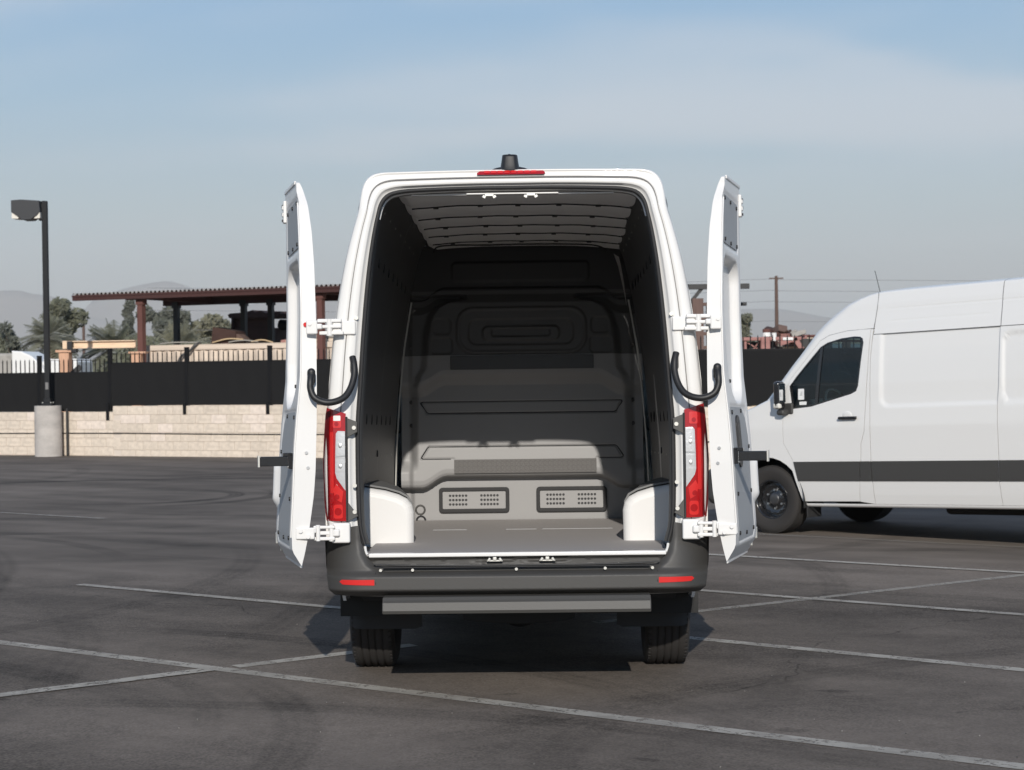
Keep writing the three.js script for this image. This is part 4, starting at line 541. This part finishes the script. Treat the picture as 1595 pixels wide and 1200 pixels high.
const WA = -Math.atan2(2.07, 5.06), WO_ = [-13.6, -31.25], WLEN = 13.6, STEP = 4.25; // left wall: origin, turn, length, where it steps up
const wAt = (t, back = 0) => [WO_[0] + Math.cos(WA) * t + Math.sin(WA) * -back * -1 * -1, WO_[1] - Math.sin(WA) * t - Math.cos(WA) * back];
const wallL = blockWall('tan block wall with a stepped top along the left side of the lot', WO_, WA, WLEN, (a) => a < STEP ? 1.0 : 1.13);
part('wall_cable', tube([[0, 0.5, 0.012], [4.2, 0.515, 0.012], [8, 0.50, 0.012], [13.5, 0.51, 0.012]], 0.012, 60, 6), M.black, wallL);
const wallR = blockWall('tan block wall seen in slivers beside the right door', [1.2, -20.0], 0.06, 9.6, () => 1.14);
part('wall_cable', tube([[0, 0.55, 0.012], [9, 0.55, 0.012]], 0.012, 20, 6), M.black, wallR);
const fenceM = phy([0.008, 0.008, 0.009], 0.6, { specularIntensity: 0.4 }), meshM = phy([0.016, 0.016, 0.0165], 0.95, { specularIntensity: 0.25, bumpMap: rep(grainT, 4), bumpScale: 0.002 });
function fence(label, o, ang, len, topAt, posts) {
  const f = thing('picket_fence', label, 'fence', [o[0], 0, o[1]], ang);
  for (const a of posts) { const t = Math.max(topAt(a - 0.05), topAt(a + 0.05)), low = Math.min(topAt(a - 0.05), topAt(a + 0.05)); const p = part('fence_post', [bx(0.085, 1.38, 0.085, a, t + 0.58, -0.1, 0.006), bx(0.095, 0.03, 0.095, a, t + 1.28, -0.1, 0.01), bx(0.075, 0.26 + t - low, 0.03, a, low - 0.06 + (t - low) / 2, 0.018, 0.004)], fenceM, f); }
  for (let i = 0; i + 1 < posts.length; i++) {
    const a = posts[i] + 0.045, b = posts[i + 1] - 0.045, t = topAt((a + b) / 2);
    part('privacy_screen', grid(30, 8, (u, v) => [lerp(a, b, u), t + 0.008 + v * (t < 1.05 ? 0.875 : 0.945) - 0.012 * Math.sin(Math.PI * u * 6) ** 2 * sstep(0.9, 1, v), -0.075 + 0.008 * Math.sin(u * 25 + v * 3) * Math.sin(v * 3.1)]), meshM, f);
    part('fence_rail', [bx(b - a, 0.04, 0.04, (a + b) / 2, t + 0.03, -0.12, 0.004), bx(b - a, 0.045, 0.04, (a + b) / 2, t + (t < 1.05 ? 0.885 : 0.955), -0.12, 0.004)], fenceM, f);
    const n = Math.round((b - a) / 0.125); for (let k = 1; k < n; k++) part('picket', pickG, fenceM, f).position.set(lerp(a, b, k / n), t + 0.62, -0.12);
  }
  return f;
}
const pickG = merge([bx(0.018, 1.1, 0.018, 0, 0, 0), new THREE.ConeGeometry(0.013, 0.05, 4).rotateY(Math.PI / 4).translate(0, 0.575, 0)]);
fence('black picket fence with dark screening on the left stepped wall', WO_, WA, WLEN, (a) => a < STEP ? 1.0 : 1.13, [0.15, 2.3, STEP + 0.02, 6.33, 8.46, 10.6, 12.75]);
fence('black picket fence with dark screening on the right wall', [1.2, -20.0], 0.06, 9.6, () => 1.14, [0.1, 1.85, 4.6, 7.1, 9.5]);
{ // lamp post on a concrete drum
  const l = thing('street_lamp', 'tall black parking-lot lamp with boxy head on a round concrete base', 'street lamp', [-11.07, 0, -29.85], WA * 0 + 0.0);
  l.rotation.z = 0.002;
  part('concrete_base', [cyl(0.30, 0.305, 1.15, 0, 0.575, 0, 40)], std([0.56, 0.52, 0.48], 0.9, { bumpMap: rep(grainT, 4), bumpScale: 0.004, map: blockT }), l);
  part('pole', [bx(0.12, 4.66, 0.12, 0, 3.47, 0, 0.012), bx(0.24, 0.06, 0.24, 0, 1.18, 0, 0.02), bx(0.16, 0.12, 0.16, 0, 1.26, 0, 0.02)], phy([0.011, 0.012, 0.014], 0.55, { specularIntensity: 0.5 }), l);
  const hd = part('lamp_head', [ext([[-0.70, 5.55], [-0.70, 5.80], [-0.5, 5.815], [-0.08, 5.785], [-0.06, 5.55], [-0.13, 5.47], [-0.27, 5.375], [-0.45, 5.37], [-0.56, 5.45]], 0.4, 0.008).translate(0, 0, -0.2), bx(0.1, 0.1, 0.1, -0.06, 5.68, 0), bx(0.08, 0.03, 0.1, -0.08, 5.37, 0)], std([0.02, 0.022, 0.026], 0.5), l);
  many('lamp_lens', [ext([[-0.70, 5.54], [-0.70, 5.40], [-0.56, 5.39], [-0.54, 5.445]], 0.36).translate(0, 0, -0.18), ext([[-0.06, 5.54], [-0.06, 5.40], [-0.20, 5.395], [-0.13, 5.465]], 0.36).translate(0, 0, -0.18)], std([0.72, 0.68, 0.6], 0.4), l);
  many('anchor_bolt', [[-1, -1], [1, -1], [1, 1], [-1, 1]].map(([a, b]) => cyl(0.014, 0.014, 0.07, a * 0.095, 1.2, b * 0.095, 8)), M.zinc, l); part('access_cover', bx(0.07, 0.16, 0.008, 0, 1.6, 0.062, 0.003), M.shut, l);
  part('conduit', bx(0.05, 1.08, 0.05, 0.40, 0.54, -0.12, 0.01), M.black, l);
}
// ---------- the yard behind ----------
const rust = (c, k = 1) => std(c, 0.85, { map: tex(128, (u, v) => { const q = 0.6 + 0.8 * tnoise(u * 6, v * 6, 6, 5); return [q, q, q]; }, { rep: k }), bumpMap: softT, bumpScale: 0.004 });
const rustM = rust([0.135, 0.056, 0.046]), fasciaM = rust([0.062, 0.024, 0.021]), rustD = rust([0.06, 0.03, 0.024]), tanM = rust([0.72, 0.60, 0.49]), orangeM = rust([0.64, 0.38, 0.25]), beamM = rust([0.80, 0.60, 0.42]), pinkM = rust([0.36, 0.18, 0.16]), greyM = rust([0.36, 0.34, 0.31]), woodM = rust([0.62, 0.46, 0.28]), brownM = rust([0.14, 0.09, 0.075]);
const U = [0.927, 0.375], uAng = -Math.atan2(U[1], U[0]);
{ // canopy, local x along the eave, -z away from the lot
  const c = thing('steel_canopy', 'rust-red open steel canopy with corrugated roof behind the fence', 'canopy', [-12.32, 0, -36.6], uAng);
  const Ln = 13.5, dp = 4.2;
  part('roof_sheet', grid(Ln * 48, 2, (u, v) => [u * Ln, 4.0 + v * 0.12 + 0.028 * Math.sign(Math.sin(u * Ln * Math.PI * 2 / 0.13)) * Math.min(1, Math.abs(Math.sin(u * Ln * Math.PI * 2 / 0.13)) * 2), -v * dp]), rust([0.42, 0.38, 0.34]), c);
  part('fascia_beam', [bx(Ln, 0.12, 0.1, Ln / 2, 3.89, -0.05), bx(Ln, 0.05, 0.14, Ln / 2, 3.95, -0.05)], fasciaM, c);
  part('rear_beam', bx(Ln - 0.6, 0.26, 0.14, Ln / 2 + 0.15, 3.92, -3.6), fasciaM, c);
  many('purlin', [1.2, 2.4].map((v) => bx(Ln, 0.1, 0.07, Ln / 2, 3.98, -v)), rustM, c);
  many('cross_beam', [2.02, 7.4, 12.5].map((u) => bx(0.12, 0.16, dp - 0.3, u, 3.9, -dp / 2)), rustM, c);
  for (const u of [2.02, 7.4, 12.5]) part('front_column', [bx(0.16, 3.9, 0.16, u, 1.95, -0.25), bx(0.22, 0.2, 0.2, u, 3.78, -0.25)], rustM, c);
  for (const u of [0.86, 3.08, 3.95, 6.4, 9.4, 12.5]) part('rear_column', [bx(0.14, 3.9, 0.14, u, 1.95, -3.6), bx(0.2, 0.16, 0.18, u, 3.8, -3.6)], M.black, c);
}
{ // shipping container
  const c = thing('shipping_container', 'tan corrugated shipping container under the canopy with rubbish on top', 'container', [-10.42, 0, -36.75], uAng);
  const Ln = 12.2, Hh = 2.62, per = 0.278, cor = (x) => { const q = ((x / per) % 1 + 1) % 1; return q < 0.25 ? q * 4 : q < 0.5 ? 1 : q < 0.75 ? (0.75 - q) * 4 : 0; };
  part('side_panel', grid(44 * 8, 1, (u, v) => { const x = 0.14 + u * (Ln - 0.28); return [x, 0.18 + v * (Hh - 0.32), -0.07 + 0.036 * cor(x)]; }), tanM, c);
  part('side_panel', grid(44 * 8, 1, (u, v) => { const x = 0.14 + u * (Ln - 0.28); return [x, 0.18 + v * (Hh - 0.32), -2.40 - 0.036 * cor(x)]; }), tanM, c);
  part('end_panel', [bx(0.05, Hh - 0.1, 2.3, 0.06, Hh / 2, -1.22), bx(0.05, Hh - 0.1, 2.3, Ln - 0.06, Hh / 2, -1.22)], tanM, c);
  part('roof_panel', grid(88, 1, (u, v) => [u * Ln, Hh - 0.03 + 0.018 * cor(u * Ln), -v * 2.44]), greyM, c);
  part('frame_rail', [bx(Ln, 0.14, 0.1, Ln / 2, Hh - 0.07, -0.05), bx(Ln, 0.18, 0.1, Ln / 2, 0.13, -0.05), bx(0.14, Hh, 0.12, 0.07, Hh / 2, -0.06), bx(0.14, Hh, 0.12, Ln - 0.07, Hh / 2, -0.06)], tanM, c);
}
const P = (u, y, v) => [-10.42 + U[0] * u + U[1] * v, y, -36.75 + U[1] * u - U[0] * v]; // along the container, v away
const rot = (n, lab, cat, p, ang = uAng, g) => thing(n, lab, cat, p, ang, g);
{ const b = rot('rusty_box', 'dark rusty tilted steel box lying on the tan container', 'box', P(1.75, 2.62, 1.0)); part('box_body', ext([[0, 0], [0.74, 0], [0.74, 0.33], [0.62, 0.36], [0.06, 0.45]], 0.5, 0.01), rustD, b); part('bent_flap', ext([[0.70, 0.0], [0.95, 0.04], [0.98, 0.12], [0.82, 0.24], [0.66, 0.28]], 0.3, 0.01).translate(0, 0, 0.15), brownM, b); }
for (const [u, l, w, t, a, m, lab] of [[1.85, 0.95, 0.2, 0.05, 0.12, woodM, 'bent pale strip lying in front of the rusty box on the container'], [2.35, 0.9, 0.3, 0.04, 0.04, greyM, 'flat grey sheet on the container right of the rusty box'], [3.05, 0.65, 0.2, 0.05, 0.03, woodM, 'short pale plank on the container below the dark hopper'], [0.2, 1.2, 0.5, 0.02, 0.02, greyM, 'thin grey sheet at the left end of the container roof']]) { const s = rot('scrap_sheet', lab, 'scrap sheet', P(u, 2.64, 0.4)); part('sheet', grid(12, 2, (a2, b) => [a2 * l, t * Math.sin(a2 * 5) + a2 * l * a + 0.03, -b * w]), m, s); part('sheet_edge', tube([[0, 0.03, 0], [l / 2, 0.03 + t * Math.sin(2.5) + l * a / 2, 0], [l, 0.03 + t * Math.sin(5) + l * a, 0]], 0.02, 20, 5), m, s); }
{ const s = rot('stone_stack', 'stack of pale slabs on the container beside the left rear door', 'stack', P(4.05, 2.62, 0.5)); for (let i = 0; i < 3; i++) part('slab', bx(1.9 - i * 0.2, 0.09, 0.9, 0.95 + i * 0.12, 0.05 + i * 0.1, -0.4, 0.02, [0, i * 0.05, i * 0.01]), i === 1 ? greyM : tanM, s); part('broken_slab', bx(0.5, 0.09, 0.4, 0, 0.06, -0.2, 0.03, [0, 0.5, 0.12]), pinkM, s); }
{ const d = rot('drape_strip', 'dark strip hanging over the top left of the tan container', 'strip', P(1.0, 0, -0.04)); part('strap', tube([[0.7, 2.66, -0.1], [0.62, 2.6, 0.03], [0.45, 2.45, 0.03], [0.2, 2.32, 0.04], [0.05, 2.1, 0.03]], 0.035, 30, 6), M.lining, d); }
{ // gantry
  const g = rot('steel_gantry', 'orange steel gantry with a tan cross beam behind the left fence', 'gantry', [-11.97, 0, -34.6], -0.05);
  part('column', bx(0.26, 2.45, 0.26, 0, 1.225, 0), orangeM, g); part('column', bx(0.24, 2.36, 0.24, 1.86, 1.18, 0), orangeM, g);
  part('cap_plate', [bx(0.4, 0.06, 0.34, 0, 2.46, 0), bx(0.44, 0.05, 0.34, 1.9, 2.40, 0)], orangeM, g);
  part('cross_beam', [bx(1.75, 0.17, 0.06, 0.95, 2.62, 0.0), bx(1.75, 0.025, 0.2, 0.95, 2.705, 0), bx(1.75, 0.025, 0.2, 0.95, 2.535, 0), bx(0.12, 0.2, 0.2, 0.02, 2.62, 0)], beamM, g);
  part('trolley', [bx(0.14, 0.26, 0.24, 0.16, 2.58, 0.05, 0.02), bx(0.26, 0.1, 0.2, 0.2, 2.47, 0.06, 0.02)], M.black, g);
}
{ // hopper
  const h = rot('rusty_hopper', 'dark rusty steel hopper bin standing behind the container under the canopy', 'hopper', [-8.80, 0.14, -40.6], uAng);
  part('hopper_body', [bx(1.45, 3.0, 1.3, 0.72, 1.5, -0.65), bx(0.06, 0.5, 1.3, 0.05, 3.1, -0.65)], rustD, h);
  part('hopper_rim', ext([[-0.06, 3.32], [1.5, 3.30], [1.62, 3.4], [1.6, 3.46], [1.15, 3.42], [1.0, 3.5], [0.8, 3.46], [0.7, 3.52], [0.5, 3.46], [-0.04, 3.44], [-0.1, 3.4]], 1.3, 0.01).translate(0, 0, -1.3), rustD, h);
  part('side_strut', [bar([0.04, 2.9, 0.02], [0.06, 3.35, 0.02], 0.05), bar([1.42, 2.9, 0.02], [1.4, 3.35, 0.02], 0.06), bx(1.3, 0.36, 0.05, 0.72, 3.14, -0.1)], rustD, h);
  part('chute', tube([[1.4, 3.1, -0.4], [1.75, 3.05, -0.4], [1.95, 2.85, -0.4], [2.0, 2.4, -0.4]], 0.16, 24, 10), M.black, h);
}
{ const t = rot('conveyor_brace', 'black slanted steel bars low behind the left fence panel', 'steel frame', [-8.9, 0, -32.4], 0); part('bar', [bar([-1.2, 1.55, 0], [0.1, 2.05, -0.2], 0.08), bar([-2.1, 2.05, 0], [-2.6, 1.6, 0], 0.12), bar([-0.5, 1.7, 0], [0.1, 1.7, -0.2], 0.06)], M.black, t); }
{ // vehicles far left
  const t = thing('covered_truck', 'white rounded truck with grey rear part behind the fence at far left', 'truck', [-22.6, 0, -60.4], -0.05);
  part('rear_body', bx(1.95, 1.75, 2.2, 0.4, 1.95, -1.1, 0.12), greyM, t); part('cab', ext([[1.38, 1.0], [1.38, 2.86], [1.7, 2.84], [2.1, 2.66], [2.5, 2.3], [2.7, 1.9], [2.75, 1.0]], 2.0, 0.06).translate(0, 0, -2.05), M.white, t); part('wheel', [cyl(0.48, 0.48, 0.3, 0.3, 0.48, -0.1, 24, [Math.PI / 2, 0, 0]), cyl(0.48, 0.48, 0.3, 2.1, 0.48, -0.1, 24, [Math.PI / 2, 0, 0])], M.tyre, t);
  const w = thing('trailer', 'long low white trailer behind the lamp post at the left', 'trailer', [-19.9, 0, -60.6], -0.05); part('trailer_body', [bx(1.5, 1.3, 2.0, 0.5, 1.85, -1.0, 0.08)], M.white, w); part('trailer_roof', bx(1.4, 0.06, 1.9, 0.5, 2.54, -1.0, 0.03), M.whiteIn, w); part('wheel', [0.1, 0.9].map((x) => cyl(0.4, 0.4, 0.25, x, 0.4, -0.1, 24, [Math.PI / 2, 0, 0])), M.tyre, w);
}
{ // right of the big van: dark rack, red machine, scrap, stacks
  const k = thing('steel_rack', 'dark rusty steel tower seen between the van and its right door', 'steel tower', [4.17, 0, -34.9], 0);
  part('tower_body', [bx(0.28, 3.6, 0.3, -0.02, 1.8, 0), bx(0.1, 3.5, 0.3, 0.26, 1.75, 0)], brownM, k); many('tower_rung', [1.9, 2.35, 2.7, 3.1, 3.45].map((y) => bx(0.2, 0.08, 0.2, 0.16, y, 0)), brownM, k); part('top_beam', bx(2.2, 0.13, 0.2, 0.2, 3.9, 0), M.black, k); part('brace', bar([-0.28, 3.4, 0], [0.1, 3.86, 0], 0.09), M.black, k);
  const m = thing('yard_machine', 'pinkish red steel machine frame with white cap behind the right fence', 'machine', [5.3, 0, -34.9], 0);
  part('long_beam', [bx(2.4, 0.09, 0.3, 0.3, 2.55, 0, 0.02)], pinkM, m); part('upright', [bx(0.24, 0.9, 0.3, 0.55, 2.15, 0.05, 0.03), bx(0.06, 0.8, 0.2, 0.05, 2.1, 0)], pinkM, m); part('arch_beam', [bar([0.9, 2.42, 0.1], [1.35, 2.56, 0.1], 0.12), bar([1.3, 2.56, 0.1], [1.55, 2.15, 0.1], 0.12)], pinkM, m); part('cap', [cyl(0.1, 0.11, 0.1, 0.6, 2.66, 0, 20), cyl(0.06, 0.06, 0.2, 0.78, 2.6, 0.1, 14)], M.sticker, m); part('lid', cyl(0.1, 0.1, 0.09, 0.6, 2.755, 0, 20), rustM, m); part('dark_panel', [bx(1.5, 0.24, 0.1, 0.1, 2.36, -0.3), bx(0.8, 0.3, 0.1, 1.9, 2.4, -0.3)], M.black, m); part('brace_wire', [bar([0.2, 2.2, 0], [0.42, 2.5, 0], 0.03), bar([0.05, 2.5, 0], [0.45, 2.25, 0], 0.03)], pinkM, m); part('name_plate', bx(0.26, 0.07, 0.02, 1.12, 2.545, 0.18), M.sticker, m);
  const wl = ['first pale crate at the left under the red machine beam', 'second pale crate under the red machine beam', 'pale crate just right of the red machine upright', 'wider pale crate under the red arch', 'pale crate outside the red arch leg', 'rightmost pale crate before the parked van'];
  [[5.28, 0.18], [5.62, 0.14], [6.1, 0.16], [6.55, 0.24], [6.83, 0.22], [7.2, 0.2]].forEach(([x, w], i) => { const c = thing('wooden_crate', wl[i], 'crate', [x, 0, -35.5 - i * 0.02], 0, 'pale crates in a row behind the right fence'); part('crate_side', bx(w, 2.36, 0.4, 0, 1.18, 0, 0.02), woodM, c); part('crate_lid', bx(w + 0.03, 0.04, 0.43, 0, 2.38, 0), brownM, c); });
  const s = thing('scrap_heap', 'brown heap of scrap metal above the right fence', 'scrap heap', [6.7, 0, -37.4], 0);
  part('heap_mound', new THREE.IcosahedronGeometry(1, 3).scale(1.4, 2.5, 0.9).translate(0.2, 0.1, 0), brownM, s);
  for (let i = 0; i < 16; i++) part('scrap_piece', bx(rr(0.15, 0.45), rr(0.06, 0.2), rr(0.2, 0.4), rr(-0.4, 0.45), 2.5 + rr(0, 0.42) * (1 - i / 30), 0.4 + rr(-0.2, 0.4), 0.02, [rr(-0.4, 0.4), rr(0, 3), rr(-0.35, 0.35)]), [brownM, rustD, greyM, pinkM][i % 4], s);
  const pb = thing('pipe_bundle', 'rusty pipes with pale ends lying right of the scrap heap', 'pipes', [7.15, 0, -37.4], 0); for (let i = 0; i < 4; i++) part('pipe', rod([-0.5, 2.5 + i * 0.06, i * 0.05], [1.6, 2.46 + i * 0.05, i * 0.05], 0.035), i % 2 ? rustM : tanM, pb); part('pipe_support', [bx(0.2, 2.48, 0.2, -0.2, 1.24, 0.1), bx(0.2, 2.48, 0.2, 1.2, 1.24, 0.1)], brownM, pb);
  const fl = thing('street_lamp', 'distant dark lamp head peeking out beside the right door', 'street lamp', [5.0, 0, -36], 0); part('pole', cyl(0.05, 0.06, 3.5, 0, 1.75, 0, 10), M.black, fl); part('lamp_head', bx(0.42, 0.09, 0.2, 0.32, 3.49, 0, 0.02), M.black, fl); part('arm', bx(0.2, 0.05, 0.05, 0.08, 3.49, 0), M.black, fl);
}
// ---------- trees, poles, wires, hills ----------
const leafM = [[0.21, 0.215, 0.14], [0.25, 0.25, 0.17], [0.17, 0.18, 0.14], [0.29, 0.28, 0.19]].map((c) => phy(c, 0.95, { transmission: 0.5, thickness: 0 }));
const barkM = std([0.12, 0.095, 0.07], 0.95);
function leafCloud(n, size, at) { const p = []; for (let i = 0; i < n; i++) { const c = at(), a = new THREE.Vector3(rr(-1, 1), rr(-1, 1), rr(-1, 1)).normalize(), b = new THREE.Vector3(rr(-1, 1), rr(-1, 1), rr(-1, 1)).cross(a).normalize(), s = size * rr(0.6, 1.4); const A = [0, 1, 2].map((k) => c[k] + a.getComponent(k) * s), B = [0, 1, 2].map((k) => c[k] + b.getComponent(k) * s * 0.45), D = [0, 1, 2].map((k) => c[k] - b.getComponent(k) * s * 0.45), E = [0, 1, 2].map((k) => c[k] - a.getComponent(k) * s); p.push(...A, ...B, ...D, ...D, ...B, ...E); } const g = new THREE.BufferGeometry(); g.setAttribute('position', new THREE.Float32BufferAttribute(p, 3)); g.computeVertexNormals(); return g; }
function tree(name, label, x, z, h, r, m, { cone = 0, low = 0.15, n = 1500 } = {}) {
  const t = thing(name, label, 'tree', [x, 0, z], rr(0, 6)); t.userData.group = undefined;
  const lumps = Array.from({ length: 15 }, (_, k) => { const y = k < 2 ? 1 - k * 0.08 : rr(low, 1), w = cone ? 1 - y * 0.85 : Math.sqrt(Math.max(0.05, 1 - ((y - 0.55) / 0.6) ** 2)), a = rr(0, 6.28), q = rr(0.1, 0.85) * r * w; return [Math.cos(a) * q, y * h * 0.9, Math.sin(a) * q, r * rr(0.28, 0.45) * (0.4 + 0.6 * w)]; });
  part('trunk', [cyl(0.05 * r, 0.09 * r, h * 0.75, 0, h * 0.375, 0, 8), ...lumps.slice(0, 5).map((l) => rod([0, h * 0.25, 0], [l[0], l[1], l[2]], 0.025 * r, 5))], barkM, t);
  part('crown', leafCloud(n * 3 | 0, 0.115 * Math.sqrt(r), () => { const l = lumps[(rnd() * lumps.length) | 0], a = new THREE.Vector3(rr(-1, 1), rr(-1, 1), rr(-1, 1)); a.setLength(l[3] * Math.pow(rnd(), 0.4)); return [l[0] + a.x, l[1] + a.y * (cone ? 1.6 : 0.85), l[2] + a.z]; }), m, t);
}
function palm(label, x, z, h, r, m, fronds = 46) {
  const t = thing('palm_tree', label, 'tree', [x, 0, z], 0);
  part('trunk', [tube([[0, 0, 0], [0.1, h * 0.5, 0], [0, h, 0]], 0.26, 20, 8)], barkM, t);
  const gs = []; for (let i = 0; i < fronds; i++) { const a = rr(0, 6.28), e = rr(-0.75, 1.45), L = r * rr(0.8, 1.1), p = []; const dirx = Math.cos(a) * Math.cos(e), dirz = Math.sin(a) * Math.cos(e), dy = Math.sin(e); const at = (s) => [dirx * L * s, h + dy * L * s - 0.5 * L * s * s * (0.55 + 0.25 * Math.cos(e)), dirz * L * s];
    for (let k = 2; k < 16; k++) { const s = k / 16, c = at(s), w = 0.32 * r * Math.sin(Math.PI * Math.min(1, s * 0.9 + 0.1)) + 0.05; for (const q of [-1, 1]) { const tip = [c[0] - Math.sin(a) * w * q + dirx * w * 0.6, c[1] - 0.35 * w + rr(-0.08, 0.08), c[2] + Math.cos(a) * w * q + dirz * w * 0.6], c2 = at(s + 0.045); p.push(...c, ...c2, ...tip); } }
    const g = new THREE.BufferGeometry(); g.setAttribute('position', new THREE.Float32BufferAttribute(p, 3)); g.computeVertexNormals(); gs.push(g, tube([at(0), at(0.4), at(1)], 0.025, 6, 4)); }
  part('crown', gs, m, t);
}
palm('shaggy palm standing behind the lamp post', -28.3, -90.4, 4.2, 2.0, leafM[1], 80);
palm('grey-green palm between the gantry and the red canopy post', -27.0, -100.4, 3.7, 2.6, leafM[0], 80);
palm('pale feathery palm right of the red canopy post', -22.6, -99, 3.3, 2.9, leafM[3], 90);
tree('tree', 'dense dark tree behind the palm at the lamp post', -28.9, -95, 6.9, 1.8, leafM[0], { n: 2600 });
tree('cypress_tree', 'narrow dark pointed tree rising above the gantry', -26.9, -104, 7.3, 1.3, leafM[2], { cone: 1, n: 1800 });
tree('tree', 'dark rounded tree right of the pointed tree', -25.0, -106, 6.7, 2.4, leafM[2], { n: 3400 });
tree('tree', 'light green bushy tree behind the black canopy column', -21.8, -108, 6.0, 3.0, leafM[3], { n: 4200 });
tree('tree', 'olive tree beside the rusty box at the right of the group', -19.0, -104, 5.9, 2.2, leafM[1], { n: 3000 });
tree('tree', 'low green bush under the gantry beam', -18.6, -72, 3.4, 3.0, leafM[0], { low: 0.05, n: 4200 });
tree('tree', 'green bush at the foot of the right gantry column', -15.2, -66, 3.1, 2.2, leafM[1], { low: 0.05, n: 2800 });
tree('tree', 'sparse twiggy tree at the far left edge', -30.9, -92, 5.3, 1.5, leafM[2], { n: 800 });
tree('tree', 'dark bush cut by the left picture edge', -33.4, -96, 4.7, 1.8, leafM[0], { n: 1800 });
tree('tree', 'small dark shrub between the palm and the far left tree', -30.6, -88, 3.5, 1.3, leafM[1], { n: 1200 });
tree('tree', 'small round tree peeking out beside the right door', 12.35, -96, 5.5, 1.2, leafM[1], { n: 1600 });
tree('tree', 'low hazy bush left of the red lid', 14.6, -110, 4.2, 1.6, leafM[0], { n: 1000 });
tree('tree', 'low hazy bush right of the utility pole foot', 17.0, -118, 4.0, 1.8, leafM[0], { n: 1000 });
const poleM = std([0.11, 0.07, 0.055], 0.9);
for (const [x, z, h, lab] of [[-36.9, -130.2, 7.3, 'thin brown utility pole between the palm trees at left'], [15.2, -101.1, 7.75, 'brown utility pole carrying wires right of the open door']]) { const p = thing('utility_pole', lab, 'utility pole', [x, 0, z], 0); part('pole', cyl(0.10, 0.15, h, 0, h / 2, 0, 10), poleM, p); many('insulator', [7.55, 6.85, 6.15].map((y) => cyl(0.03, 0.03, 0.28, 0, y * h / 7.75, 0, 6, [0, 0, Math.PI / 2])), M.card, p); if (x > 0) part('cross_arm', bx(0.9, 0.08, 0.08, 0, 7.6, 0), poleM, p); }
const wireM = std([0.24, 0.24, 0.25], 0.7);
[[7.62, 'topmost thin wire running from the right utility pole'], [6.9, 'second thin wire from the top on the right utility pole'], [6.2, 'third thin wire from the top on the right utility pole'], [4.95, 'lowest thin wire on the right utility pole']].forEach(([y, lab]) => { const w = tag(part('overhead_wire', [[-25, 15.2], [15.2, 60]].map(([a, b]) => tube([[a, y - 0.1, -101.1], [(a + b) / 2, y - 0.45, -101.1], [b, y - 0.05, -101.1]], 0.012, 40, 4)), wireM), lab, 'wire', null); });
{
  const prof = (pts, seedv) => (x) => interp(x, pts.map((p) => p[0]), pts.map((p) => p[1])) + 22 * (fbm(x * 0.006 + seedv, 3.1, 4) - 0.5);
  const hill = (pts, z, depth, s) => { const f = prof(pts, s), x0 = pts[0][0], x1 = pts[pts.length - 1][0]; return grid(140, 24, (u, v) => { const x = lerp(x0, x1, u), d = Math.abs(v - 0.5) * 2, hgt = f(x) * Math.pow(1 - d, 1.1) * (0.85 + 0.3 * fbm(x * 0.004 + s, v * 6, 4) * d + 0.15 * (1 - d)); return [x, hgt - 10, z - v * depth]; }); };
  const g = [hill([[-5200, 300], [-3600, 440], [-2950, 475], [-2700, 480], [-2520, 430], [-2300, 330], [-1900, 240], [-1300, 120]], -7600, 2600, 3), hill([[-2700, 200], [-2480, 440], [-2330, 495], [-2230, 520], [-2060, 545], [-1930, 512], [-1780, 440], [-1600, 400], [-1400, 500], [-1200, 480], [-800, 330], [-200, 300], [600, 320], [1050, 350], [1320, 352], [1560, 296], [2200, 240], [3200, 300], [5200, 200]], -8200, 2600, 8)];
  tag(part('hills', g, std([0.30, 0.265, 0.235], 0.95)), 'hazy distant desert hills on the horizon', null, null, 'structure');
}
renderer.render(scene, camera);
